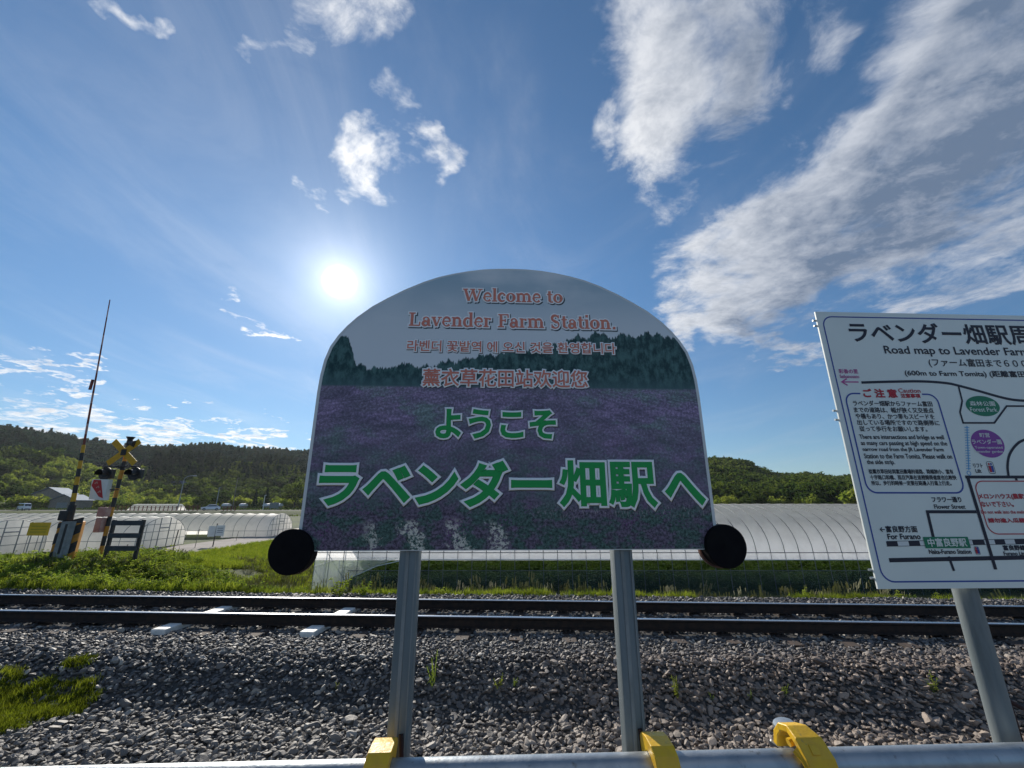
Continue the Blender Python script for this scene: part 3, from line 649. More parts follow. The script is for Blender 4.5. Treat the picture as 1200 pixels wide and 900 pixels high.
# ------------------------------------------------------------------ road map board
rb = thing('map_board', 'pale board with a road map and a caution box beside the arched sign', 'map board', (0, 1.25, 0), YAW)
ul, zt = onp(952.5, 365); _, zb = onp(1030, 690.5); ul = 1.053
BW = 1.20
mb = MB(); mb.box((ul+BW/2, .003, (zt+zb)/2), (BW, .006, zt-zb), bev=.001); mb.build('panel', 'boardw', rb)
D1 = -.0006
def rrect(u0, v0, u1, v1, r, n=6):
    pts = []
    for cx, cy, a0 in ((u1-r, v1-r, 0), (u0+r, v1-r, 90), (u0+r, v0+r, 180), (u1-r, v0+r, 270)):
        for i in range(n+1): a = radians(a0+90*i/n); pts.append((cx+r*cos(a), cy+r*sin(a)))
    return pts
ib = MB(); R = rrect(ul+.019, zb+.019, ul+BW-.019, zt-.019, .035); R.append(R[0]); ib.strip(R, .0042, D1); ib.build('border_line', 'blue', rb)
def line(name, pxs, w, m, dep=D1, smooth=False):
    pts = [onp(*p) for p in pxs]
    if smooth:
        q = []
        for i in range(len(pts)-1):
            p0, p1, p2, p3 = [Vector(pts[max(0, min(len(pts)-1, j))]) for j in (i-1, i, i+1, i+2)]
            for k in range(6):
                f = k/6; q.append(tuple(.5*((2*p1)+(p2-p0)*f+(2*p0-5*p1+4*p2-p3)*f*f+(3*p1-p0-3*p2+p3)*f**3)))
        q.append(pts[-1]); pts = q
    mb = MB(); mb.strip(pts, w, dep); return mb.build(name, m, rb)
def txt(s, xl, yl, xr, yr, h, m='ink', th=.0004, ext=None, nm='lettering', lay=.0010):
    return fit_text(s, rb, nm, *box_px(xl, yl, xr, yr, h), [(m, th, lay)], ext=ext)
txt('ラベンダー畑駅周辺案内図', 995.5, 389, 1206, 393, 23, 'ink', .0016, ext='ラベンダー畑駅周', nm='title')
txt('Road map to Lavender Farm Tomita', 1036, 410, 1206, 415, 11.5, 'ink', .0006, ext='Road map to Lavender Farm')
txt('(ファーム富田まで６００m)', 1088, 424.5, 1203, 427.5, 10.5, 'ink', .0004, ext='(ファーム富田まで６００')
txt('(600m to Farm Tomita) (距離富田農場600m)', 1060, 437, 1201, 439.5, 8.5, 'ink', .0005, ext='(600m to Farm Tomita) (距離富田')
txt('彩香の里', 982.7, 435, 1005, 435.3, 5, 'pink', .0003); txt('Saikanosato', 984, 441, 1006.5, 441.3, 3.8, 'pink', .0002)
line('arrow', [(1006, 447.7), (987.5, 447.6)], .0042, 'pink'); line('arrow_head', [(992, 443.8), (986.4, 447.6), (993, 451.6)], .0042, 'pink', D1-.0004)
line('map_road', [(1009.3, 448.3), (1045, 447.3), (1080.8, 447), (1109, 449), (1124, 452.2), (1146, 458), (1178, 466.8), (1200, 469.6), (1240, 470.5)], .0085, 'ink', smooth=True)
line('map_road', [(1123, 452.5), (1127.4, 470), (1124.8, 483), (1128.5, 495.6), (1165, 495.6), (1179.4, 475.9), (1240, 476)], .0055, 'ink', D1-.0003)
line('map_road', [(1131.0, 559), (1240, 559)], .0090, 'ink'); line('map_road', [(1181.6, 557.4), (1180.5, 546), (1182.7, 533), (1190, 522), (1200, 515.5), (1225, 509)], .0075, 'ink', D1-.0003, True)
line('map_road', [(1190, 559.5), (1191, 563)], .008, 'ink', D1-.0003)
line('map_road', [(1134, 560), (1166.4, 667.3)], .0100, 'ink', D1-.0006); line('map_road', [(1144, 599.7), (1086.5, 599.7), (1093.6, 630)], .0090, 'ink', D1-.0003)
line('map_road', [(1041.8, 656.5), (1240, 652.5)], .0115, 'ink'); line('map_road', [(1111.5, 652), (1117.7, 669)], .0075, 'ink', D1-.0003)
def ell(name, cx, cy, rx, ry, m, dep=D1):
    (a, v), (b2, _), (_, v2) = onp(cx, cy), onp(cx+rx, cy), onp(cx, cy-ry); mb = MB(); n = 40
    mb.add([(a+(b2-a)*cos(2*pi*i/n), dep, v+(v2-v)*sin(2*pi*i/n)) for i in range(n)], [tuple(range(n))]); return mb.build(name, m, rb)
ell('green_oval', 1151.5, 475.8, 19.5, 11.8, 'green'); txt('森林公園', 1136, 472.5, 1165.5, 473.5, 5.5, 'boardw', .0003); txt('Forest Park', 1136.5, 479.5, 1168, 480.5, 4.8, 'boardw', .0002)
ell('purple_oval', 1157.3, 519.8, 19, 16.2, 'purple'); txt('町営', 1147.5, 509.8, 1159, 510, 5, 'boardw', .0003); txt('ラベンダー園', 1138.5, 517.5, 1173, 518, 5.6, 'boardw', .0003)
txt('Town-operated', 1142, 524.6, 1174.5, 525, 3.6, 'boardw', .0001); txt('Lavender garden', 1142.5, 529.4, 1175, 529.8, 3.6, 'boardw', .0001)
line('lift_line', [(1133, 499), (1135.2, 551)], .0030, 'lblue')
for i in range(17):
    y = 501+i*3.0; x = 1133+(y-499)*.042; line('lift_mark', [(x-3.2, y), (x+2.4, y)], .0020, 'lblue', D1-.0003)
(a, v) = onp(1135.3, 554.4); mb = MB(); R = [(a+.0062*cos(k*pi/8), v+.0062*sin(k*pi/8)) for k in range(17)]; mb.strip(R, .0022, D1); mb.build('lift_ring', 'lblue', rb)
txt('リフト', 1140.4, 545.5, 1151, 545.6, 4.8, 'ink', .0003); txt('Lift', 1143, 551.9, 1149.5, 552, 4.2, 'ink', .0003)
def wc(xl, yt_, xr, yb, line_m='ink'):
    (a, v1_), (b2, v0_) = onp(xl, yt_), onp(xr, yb); R = rrect(a, v0_, b2, v1_, (b2-a)*.28, 4); R.append(R[0]); mb = MB(); mb.strip(R, .0014, D1); mb.build('toilet_symbol_frame', line_m, rb)
    for m, f in (('red', .33), ('blue', .68)):
        x = a+(b2-a)*f; h = v1_-v0_; mb = MB(); n = 10; mb.add([(x+.0032*cos(2*pi*i/n), D1-.0002, v1_-h*.2+.0032*sin(2*pi*i/n)) for i in range(n)], [tuple(range(n))])
        mb.add([(x-.0042, D1-.0002, v1_-h*.34), (x+.0042, D1-.0002, v1_-h*.34), (x+.0034, D1-.0002, v0_+h*.12), (x-.0034, D1-.0002, v0_+h*.12)], [(0, 1, 2, 3)]); mb.build('toilet_symbol', m, rb)
wc(1155, 541, 1167, 555); wc(1141, 640.5, 1149, 650, 'greyp')
# caution box, its frame broken by the heading
(a, v1_), (b2, v0_) = onp(989.5, 461), onp(1131.3, 577.6); r = .03
L = [onp(1008, 461)]+[(a+r-r*sin(k*pi/12), v1_-r+r*cos(k*pi/12)) for k in range(7)]+[(a+r-r*cos(k*pi/12), v0_+r-r*sin(k*pi/12)) for k in range(7)]
L += [(b2-r+r*sin(k*pi/12), v0_+r-r*cos(k*pi/12)) for k in range(7)]+[(b2-r+r*cos(k*pi/12), v1_-r+r*sin(k*pi/12)) for k in range(7)]+[(onp(1080, 461)[0], v1_)]
L[0] = (L[0][0], v1_); mb = MB(); mb.strip(L, .0048, D1); mb.build('caution_frame', 'blue', rb)
txt('ご 注 意', 1011.5, 460.5, 1050.5, 461.2, 9.5, 'red', .0013, nm='caution_heading'); txt('Caution', 1052.5, 457.6, 1078, 458, 4.8, 'red', .0003); txt('注意事項', 1055.5, 463.6, 1078, 464, 4.8, 'red', .0006)
for s, xl, xr, y, yr, h in (('ラベンダー畑駅からファーム富田', 999.5, 1092, 472.6, 473.2, 6.2), ('までの道路は、幅が狭く又交差点', 1000.5, 1093.5, 480.3, 480.9, 6.2), ('や橋もあり、かつ車もスピードを', 1002.5, 1094.5, 487.8, 488.2, 6.2), ('出している場所ですので路側帯に', 1004.5, 1100.3, 495.1, 495.4, 6.2), ('従って歩行をお願いします。', 1007, 1086, 502.5, 502.7, 6.2)):
    txt(s, xl, y, xr, yr, h, 'ink', .0003)
for s, xl, xr, y, h in (('There are intersections and bridge as well', 1007.2, 1105.8, 512.8, 6.6), ('as many cars passing at high speed on the', 1008.9, 1109.5, 520, 6.6), ('narrow road from the JR Lavender Farm', 1011, 1105.5, 527.2, 5.6), ('Station to the Farm Tomita. Please walk on', 1012.6, 1115, 534.5, 5.6), ('the side strip.', 1015.8, 1048.4, 542.1, 6.6)):
    txt(s, xl, y, xr, y+.2, h, 'ink', .0003)
for s, xl, xr, y in (('從薰衣草田站到富田農場的道路、路幅狹小、當有', 1017.8, 1116.5, 552.5), ('十字路口和橋、而且汽車在這裡開得速度也比較快', 1019.5, 1120.3, 559.4), ('所以、步行的時候一定要在路邊人行道上行走。', 1021, 1114.3, 566.1)): txt(s, xl, y, xr, y+.1, 5.4, 'ink', .0003)
txt('フラワー通り', 1091.7, 585.5, 1126, 585.3, 6, 'ink', .0005); txt('Flower Street', 1094.5, 593.8, 1130.7, 593.6, 5, 'ink', .0003)
txt('←富良野方面', 1030.8, 620.2, 1074.3, 619.8, 7.4, 'ink', .0005); txt('For Furano', 1040, 628.9, 1078, 628.5, 6.2, 'ink', .0006)
def band(x0, x1, y0, y1, dark):
    (a, v), (b2, v2) = onp(x0, y0), onp(x1, y1); mb = MB(); mb.strip([(a, v), (b2, v2)], .0135, D1); mb.build('map_railway_block', 'ink' if dark else 'white', rb)
for i, (x0, x1, dk) in enumerate(((1038.8, 1051.8, 1), (1051.8, 1064.8, 0), (1064.8, 1077.8, 1), (1077.8, 1082, 0), (1136.5, 1139.5, 0), (1139.5, 1153.5, 1), (1153.5, 1165.5, 0), (1165.5, 1177.5, 1), (1177.5, 1189, 0), (1189, 1203, 1), (1203, 1216, 0), (1216, 1232, 1))):
    band(x0, x1, 637.3-(x0-1038)*.018, 637.3-(x1-1038)*.018, dk)
line('map_railway_edge', [(1038.8, 634.3), (1232, 631)], .0012, 'ink', D1-.0004); line('map_railway_edge', [(1038.8, 640.2), (1232, 636.9)], .0012, 'ink', D1-.0004)
(a, v1_), (b2, v0_) = onp(1081, 629.2), onp(1137.4, 642.2); mb = MB(); mb.add([(a, D1-.0006, v0_), (b2, D1-.0006, v0_), (b2, D1-.0006, v1_), (a, D1-.0006, v1_)], [(0, 1, 2, 3)]); mb.build('station_box', 'green', rb)
txt('中富良野駅', 1086.8, 635.8, 1131.5, 635.2, 9.6, 'boardw', .0007, lay=.0018); txt('Naka-Furano Station', 1088.5, 646.8, 1137.5, 646, 5.2, 'ink', .0004)
txt('富良野線', 1175.2, 642, 1201, 641.6, 6, 'ink', .0006); txt('Furano Line', 1176, 648.8, 1203, 648.3, 4.4, 'ink', .0004)
(a, v1_), (b2, v0_) = onp(1140.5, 563.8), onp(1262, 625.5); R = rrect(a, v0_, b2+.02, v1_, .028); R.append(R[0]); mb = MB(); mb.strip(R, .0030, D1-.0003); mb.build('warning_frame', 'red', rb)
txt('メロンハウス(農家)には入ら', 1146.5, 582, 1201, 582, 7, 'red', .0006, ext='メロンハウス(農家)'); txt('ないで下さい。', 1149.5, 591, 1187, 590.8, 6.2, 'red', .0005)
txt('Do not walk into the melon greenhouse', 1149.8, 600.7, 1203, 600.4, 5, 'red', .0002, ext='Do not walk into the melon'); txt('請勿進入瓜棚(溫室)內', 1158, 610.3, 1203, 610, 6, 'red', .0006, ext='請勿進入瓜棚(')
for x in (1.355, 1.98):
    mb = MB(); mb.tube([(x, .040, -.6), (x, .040, zt-.05)], .0285, 32); p = mb.build('post', 'post', rb, smooth=True)
    for z in (zb+.12, zt-.12):
        q = MB(); q.box((x, .0185, z), (.10, .005, .03)); q.build('bracket', 'steel', rb)
    rr_ = MB(); rr_.tube([(x+.024, .030, 1.07), (x+.026, .030, 1.03), (x+.028, .032, .96)], .007, 10); rr_.build('rusty_tape', 'rustred', p)
tail = MB(); tail.tube([(1.379, .03, 1.075), (1.40, .02, 1.062), (1.44, .03, 1.050)], .006, 8); tail.build('loose_tape_end', 'rustred', rb)
for z in (zb+.028, zb+.05, 1.86, 1.89, zt-.03, zt-.05):
    q = MB(); q.tube([(ul-.0075, .010, z), (ul+.004, .010, z)], .0035, 8); q.build('edge_bolt', 'steel', rb)

# ------------------------------------------------------------------ handrail in front of the signs
hr = thing('handrail', 'galvanised steel pipe handrail along the near edge of the ballast', 'handrail', (0, 1.18, 0), YAW)
mb = MB(); mb.tube([(-4.5, 0, .994), (4.5, 0, .994)], .0303, 40); mb.build('top_pipe', 'steel', hr, smooth=True)
mb = MB(); mb.tube([(-4.5, 0, .52), (4.5, 0, .52)], .0215, 24); mb.build('lower_pipe', 'steel', hr, smooth=True)
for x in (-3.2, -1.0, 1.322, 3.5):
    mb = MB(); mb.tube([(x, .004, 0), (x, .004, .966)], .024, 24); mb.build('rail_post', 'steel', hr, smooth=True)

def clamp_block(x, wdt, label, lean=0):
    c_ = thing('yellow_clamp', label, 'clamp', (x, 1.18+S0*x, .994), YAW, 'yellow plastic clamps on the handrail')
    # a C-shaped jaw over the pipe: section in (y, z), swept along x
    R0, R1 = .0325, .052; sec = []
    for a in range(-75, 200, 15): sec.append((R1*cos(radians(a)), R1*sin(radians(a))))
    sec2 = [(-.052, .012), (-.052, -.07), (-.036, -.075), (-.0325, 0)]
    mb = MB(); inner = [(R0*cos(radians(a)), R0*sin(radians(a))) for a in (-50, -20, 10, 40, 65, 90, 115, 140, 165, 180)]+[(-.0325, -.04), (-.034, -.10)]
    outer = [(.040, -.045), (.058, -.012), (.058, .020), (.052, .044), (.034, .058), (.004, .062), (-.030, .058), (-.050, .046), (-.056, .026), (-.056, 0), (-.056, -.04), (-.050, -.10)]
    n = len(outer)
    vs = []
    for s in (-1, 1):
        for o_ in (outer, inner):
            for (yy, zz) in o_: vs.append((s*wdt/2+lean*zz, yy, zz))
    fs = []
    for i in range(n-1):
        fs += [(i, i+1, n+i+1, n+i), (2*n+i, 3*n+i, 3*n+i+1, 2*n+i+1), (i, 2*n+i, 2*n+i+1, i+1), (n+i, n+i+1, 3*n+i+1, 3*n+i)]
    fs += [(0, n, 3*n, 2*n), (n-1, 3*n-1, 4*n-1, 2*n-1)]
    mb.add(vs, fs); jaw = mb.build('jaw', 'yellow', c_)
    bv = jaw.modifiers.new('bevel', 'BEVEL'); bv.width = .0018; bv.segments = 2; bv.limit_method = 'ANGLE'
    q = MB()
    for s in (-1, 1): q.box((s*wdt*.30, -.0535, -.02), (.006, .006, .075), bev=.0015)
    q.build('rib', 'yellow', c_, smooth=True)
    q = MB(); q.tube([(0, .045, -.035), (0, .068, -.04)], .006, 8); q.build('bolt', 'steel', c_)
    return c_
clamp_block(onp(445, 885, 1.18)[0], .054, 'square-topped yellow clamp by the left post of the arched sign', .1)
clamp_block(onp(774.5, 885, 1.18)[0], .056, 'square-topped yellow clamp by the right post of the arched sign', -.1)
# the tall curved hook on the right
hx = onp(948, 885, 1.18)[0]
hk = thing('yellow_clamp', 'tall curved yellow hook over the pipe beside the silver cap', 'clamp', (hx, 1.18+S0*hx, .994), YAW, 'yellow plastic clamps on the handrail')
path = [(.010, -.056, -.12, .062), (.006, -.056, -.06, .062), (-.001, -.055, -.01, .066), (-.008, -.046, .032, .070), (-.014, -.026, .060, .066), (-.018, .004, .070, .052), (-.024, .030, .064, .046), (-.028, .046, .044, .042), (-.030, .052, .016, .040)]
mb = MB(); vs = []; fs = []
for i, (x, y, z, wd) in enumerate(path):
    a = path[max(i-1, 0)]; b2 = path[min(i+1, len(path)-1)]; tt = Vector((0, b2[1]-a[1], b2[2]-a[2])).normalized(); nr = Vector((0, -tt.z, tt.y))*(-.0085)
    for (s, d_) in ((-1, -1), (1, -1), (1, 1), (-1, 1)):
        vs.append((x+s*wd/2, y+nr.y*d_, z+nr.z*d_))
for i in range(len(path)-1):
    for k in range(4): fs.append((i*4+k, i*4+(k+1) % 4, i*4+4+(k+1) % 4, i*4+4+k))
fs += [(0, 1, 2, 3), tuple((len(path)-1)*4+k for k in range(4))]
mb.add(vs, fs); hb = mb.build('hook', 'yellow', hk); sb = hb.modifiers.new('bevel', 'BEVEL'); sb.width = .003; sb.segments = 3; sb.limit_method = 'ANGLE'
q = MB(); q.tube([(-.018, -.050, -.05), (-.024, -.046, .0), (-.034, -.036, .028), (-.042, -.020, .040)], .012, 10); q.build('side_strap', 'yellow', hk, smooth=True)
q = MB(); q.box((-.014, -.0445, .050), (.020, .004, .020), Matrix.Rotation(radians(-38), 3, 'X'), bev=.002); q.build('raised_catch', 'yellow', hk, smooth=True)
q = MB(); q.tube([(-.030, .0, .048), (-.047, .0, .044)], .009, 10); q.build('bolt', 'yellow', hk, smooth=True)
# capped pipe end behind it
cx_, cz_ = onp(917, 846, 1.27); 
cp = thing('capped_pipe', 'silver pipe end with a domed cap and white tie behind the handrail', 'pipe', (cx_, 1.27+S0*cx_, 0), YAW)
mb = MB(); mb.tube([(.03, 0, -.6), (.022, 0, cz_-.055), (0, -.006, cz_-.012)], .024, 24); mb.build('pipe', 'post', cp, smooth=True)
mb = MB(); mb.tube([(.002, -.006, cz_-.022), (-.001, -.0062, cz_-.004), (-.002, -.0064, cz_+.001), (-.0024, -.0065, cz_+.003)], .028, 28, rr=[.0265, .0275, .025, .016]); mb.build('cap', 'steel', cp, smooth=True)
mb = MB(); mb.tube([(-.052, -.02, cz_-.030), (-.030, -.022, cz_-.046), (-.005, -.024, cz_-.062), (.02, -.024, cz_-.066), (.04, -.016, cz_-.06)], .0028, 8); mb.build('cable_tie', 'white', cp, smooth=True)

# ------------------------------------------------------------------ level crossing gear
YC = 13.3
def loc_at(px, py, Y, base):
    p = at(px, py, Y); return (p.x-base[0], p.y-base[1], p.z-base[2])
def striped_tube(parent, name, p0, p1, r, n, mats, nseg=14, r2=None):
    p0 = Vector(p0); p1 = Vector(p1); r2 = r2 or r
    for i in range(n):
        a = p0.lerp(p1, i/n); b_ = p0.lerp(p1, (i+1)/n); mb = MB(); mb.tube([a, b_], 0, nseg, rr=[r+(r2-r)*i/n, r+(r2-r)*(i+1)/n]); mb.build(name, mats[i % len(mats)], parent, smooth=True)
b0 = at(116, 655, YC); gz = h1(b0.x, YC)-.05
base = (b0.x, YC, gz)
cs = thing('crossing_signal', 'level crossing signal with yellow cross, two black lamps and orange-black striped pole', 'crossing signal', base)
top = loc_at(152.5, 520, YC, base)
striped_tube(cs, 'pole_band', (0, 0, 0), (0, 0, top[2]), .055, 13, ['blackp', 'orange'])
cc_ = loc_at(148.3, 530.4, YC, base); cc_ = (0, -.09, cc_[2])
for s in (-1, 1):
    mb = MB(); mb.box((0, 0 if s > 0 else -.012, 0), (1.12, .010, .19), Matrix.Rotation(s*radians(40), 3, 'Y'), bev=.002)
    mb.v = [(x+cc_[0], y+cc_[1], z+cc_[2]) for x, y, z in mb.v]; p = mb.build('cross_board', 'gold', cs)
mb = MB(); mb.box((0, -.115, cc_[2]), (.17, .02, .19), bev=.01); mb.build('cross_centre', 'blackp', cs)
z = loc_at(152, 515.5, YC, base)[2]
mb = MB(); mb.tube([(0, 0, top[2]-.05), (0, 0, top[2]+.12)], .075, 16); mb.tube([(0, 0, top[2]+.10), (0, 0, top[2]+.22)], .1, 16, rr=[.05, .12]); mb.build('speaker', 'blackp', cs, smooth=True)
mb = MB(); mb.tube([(.05, -.05, top[2]+.02), (.30, -.10, top[2]-.02)], .08, 14, rr=[.05, .11]); mb.build('speaker', 'blackp', cs, smooth=True)
zl = loc_at(147, 547, YC, base)[2]
mb = MB(); mb.tube([(-.52, -.08, zl), (.52, -.08, zl)], .022, 10); mb.build('lamp_arm', 'blackp', cs, smooth=True)
for x in (-.46, .46):
    mb = MB(); mb.tube([(x, -.06, zl-.22), (x, -.03, zl-.22)], .20, 28); p = mb.build('lamp_backplate', 'blackp', cs)
    mb = MB(); ring_ = [(x+.12*cos(a), 0, zl-.22+.12*sin(a)) for a in np.linspace(radians(-20), radians(200), 14)]
    mb.add([(a, -.06, c_) for a, _, c_ in ring_]+[(x+(a-x)*1.06, -.28, zl-.22+(c_-zl+.22)*1.02) for a, _, c_ in ring_], [(i, i+1, 15+i, 14+i) for i in range(13)]); mb.build('lamp_hood', 'blackp', p)
    mb = MB(); mb.tube([(x, -.062, zl-.22), (x, -.075, zl-.22)], .10, 20); mb.build('lamp_lens', 'glass', p)
    mb = MB(); mb.box((x, .05, zl-.22), (.34, .14, .30), bev=.03); mb.build('lamp_housing', 'blackp', p); 
    mb = MB(); mb.tube([(x, -.06, zl), (x, -.06, zl-.05)], .018, 8); mb.build('hanger', 'blackp', p)
# red and white direction board
mb = MB(); Q = [loc_at(*p, YC-.25, base) for p in ((108.8, 561.5), (128.2, 561.8), (122.6, 586.2), (104.6, 585.3))]; O = [(q_[0]-.02, q_[2]) for q_ in Q]; mb.prism(O[::-1], -.25, -.10); p = mb.build('direction_board', 'white', cs)
mb = MB(); Q2 = [loc_at(*p_, YC-.25, base) for p_ in ((110.8, 562.2), (119.4, 562.6), (121.4, 584), (116.5, 582), (108, 569))]; mb.add([(q_[0]-.02, -.2525, q_[2]) for q_ in Q2], [(0, 1, 2, 3, 4)]); mb.build('red_wedge', 'redp', p)
for (a, b_) in ((113.5, 566), (115.2, 571), (117, 576.5)):
    q_ = loc_at(a, b_, YC-.25, base); mb = MB(); mb.strip([(q_[0]-.06, q_[2]-.02), (q_[0]+.0, q_[2]+.03), (q_[0]+.03, q_[2]-.02)], .03, -.255); mb.build('white_mark', 'pinkp', p)
mb = MB(); mb.box((.02, -.13, (O[0][1]+O[2][1])/2), (.30, .02, .03)); mb.build('board_bracket', 'blackp', cs)
q_ = loc_at(124, 600, YC, base); mb = MB(); mb.box((-.10, -.12, q_[2]), (.26, .2, .27), bev=.015); mb.build('relay_box', 'pinkp', cs)
q_ = loc_at(120, 615, YC, base); mb = MB(); mb.box((-.13, -.1, q_[2]), (.19, .2, .42), bev=.015); mb.build('push_button_box', 'pinkp', cs)
mb = MB(); mb.box((-.35, -.05, .10), (.9, .16, .16), Matrix.Rotation(radians(-24), 3, 'Y'), bev=.02); mb.box((0, 0, .08), (.34, .34, .22), bev=.02); mb.build('foot', 'blackp', cs)

gb = at(73, 655, YC-.5); base = (gb.x, YC-.5, h1(gb.x, YC-.5)-.05)
gt = thing('barrier_gate', 'raised level crossing barrier with tall thin arm and orange-black striped drive box', 'barrier gate', base)
c1 = loc_at(75, 633, YC-.5, base); tl = loc_at(78.5, 611, YC-.5, base)
mb = MB(); mb.box((0, 0, tl[2]/2), (.50, .46, tl[2]), bev=.035); bx = mb.build('drive_box', 'orange', gt); bx.rotation_euler = (0, 0, radians(36))
for (za, zb_) in ((.12, .34), (.52, .74), (.86, 1.0)):
    mb = MB(); h_ = tl[2]; mb.add([(-.252, -.233, za*h_-.02), (.252, -.233, (za+.24)*h_), (.252, -.233, min((zb_+.24)*h_, h_-.04)), (-.252, -.233, min(zb_*h_, h_-.04))], [(0, 1, 2, 3)]); mb.build('black_stripe', 'blackp', bx)
mb = MB(); mb.box((-.02, -.31, .62), (.30, .05, 1.30), bev=.01); mb.box((.0, -.29, .62), (.05, .12, 1.3)); gp = mb.build('guard_plate', 'greyp', gt); gp.rotation_euler = (0, 0, radians(36))
g = MB(); g.box((-.05, -.338, .8), (.06, .006, .8)); g.build('slot', 'blackp', gp)
h_ = tl[2]; a0 = Vector(loc_at(84.5, 606, YC-.5, base)); a0.y = -.1; A1 = Vector(loc_at(132, 353, YC-.5, base)); A1.y = -.1
mb = MB(); mb.tube([a0+Vector((0, 0, -.35)), a0+Vector((.02, 0, .35))], .09, 12, rr=[.12, .09]); mb.box(tuple(a0+Vector((-.04, -.05, .05))), (.26, .2, .28), bev=.03); mb.build('counterweight', 'blackp', gt)
mid = Vector(loc_at(102, 522, YC-.5, base)); mid.y = -.1; q1 = a0+Vector((.02, 0, .2))
striped_tube(gt, 'arm_band', q1, mid, .062, 8, ['blackp', 'gold'], 10, .045)
striped_tube(gt, 'arm_band', mid, A1, .030, 15, ['fence', 'pinkp', 'fence'], 8, .014)
q_ = Vector(loc_at(111.3, 452, YC-.5, base)); mb = MB(); mb.box((q_.x, -.12, q_.z), (.07, .05, .34), bev=.01); mb.build('arm_marker', 'fence', gt)

fb = at(141, 652, 13.0); base = (fb.x, 13.0, h1(fb.x, 13.0))
gf = thing('guard_fence', 'dark three-board guard fence beside the level crossing signal', 'fence', base)
x0 = -.44; x1 = .44; ztp = loc_at(150, 609, 13.0, base)[2]
for x in (x0, x1):
    mb = MB(); mb.box((x, 0, ztp/2-.05), (.09, .07, ztp+.1), bev=.008); mb.build('fence_post', 'blackp', gf)
for f in (.93, .66, .39):
    mb = MB(); mb.box((0, -.05, ztp*f), (.94, .03, .14), bev=.006); mb.build('board', mat('dark_board_%d' % int(f*100), (.03, .04, .05), (.05, .06, .07), 8, .5), gf)

# yellow notice, small white notice, stakes
p = at(38, 645, 21); base = (p.x, 21, h1(p.x, 21)); yn = thing('yellow_notice', 'small plain yellow notice on two thin legs in front of a white tunnel', 'notice board', base)
a, c_ = loc_at(28.5, 612.8, 21, base), loc_at(48.5, 627, 21, base); w_ = 1.02; zc = (a[2]+c_[2])/2
mb = MB(); mb.box((0, 0, zc), (w_, .02, .60), bev=.004); mb.build('panel', mat('faded_yellow', (.66, .42, .015), (.56, .36, .02), 4, .5), yn)
mb = MB()
for z_ in (zc+.12, zc-.02, zc-.14): mb.box((0, -.0115, z_), (w_*.75, .002, .035))
mb.build('faded_line', mat('faded_ink', (.36, .29, .02), rough=.6), yn)
for s in (-.3, .3): mb = MB(); mb.tube([(s, .02, 0), (s, .02, zc+.28)], .022, 8); mb.build('leg', 'tube', yn)
p = hit(250, 641); base = tuple(p); wn = thing('white_notice', 'small white notice on a dark stake where the bank falls away', 'notice board', base)
z0_ = loc_at(250, 628, p.y, base)[2]; z1_ = loc_at(250, 615.5, p.y, base)[2]; k = p.y*.0019
mb = MB(); mb.tube([(-.05, 0, -.1), (-.02, 0, z1_+.12)], .035, 8); mb.build('stake', 'blackp', wn)
mb = MB(); mb.box((.28, -.03, (z0_+z1_)/2), (.60, .02, z1_-z0_), bev=.004); mb.build('panel', 'white', wn)
mb = MB(); mb.box((-.36, .05, (z0_+z1_)/2-.05), (.5, .02, z1_-z0_), bev=.004); mb.build('panel', 'white', wn)
mb = MB()
for z_ in (.72, .52, .34): mb.box((.28, -.0415, z0_+(z1_-z0_)*z_), (.4, .002, .03))
mb.build('print_line', 'navy', wn)
stk = None
for i, (sx, sy, st_, lab) in enumerate(((202.5, 648, 621, 'dark leaning stake in front of the arched tunnel end'), (228.5, 643, 620, 'thin brown stake left of the small white notice'), (144, 655, 638, 'short stake behind the three-board guard fence'), (277, 634, 622, 'thin stake right of the small white notice'))):
    p = hit(sx, sy); z_ = at(sx, st_, p.y).z-p.z; mb = MB(); mb.tube([(-.03, 0, -.1), (0, 0, z_*.5), (.05, 0, z_)], .03 if i == 0 else .018, 8, rr=None); o = mb.build('stake', 'blackp' if i == 0 else 'wallg', loc=tuple(p)); tag(o, lab, 'stake', 'stakes on the bank by the tunnels')

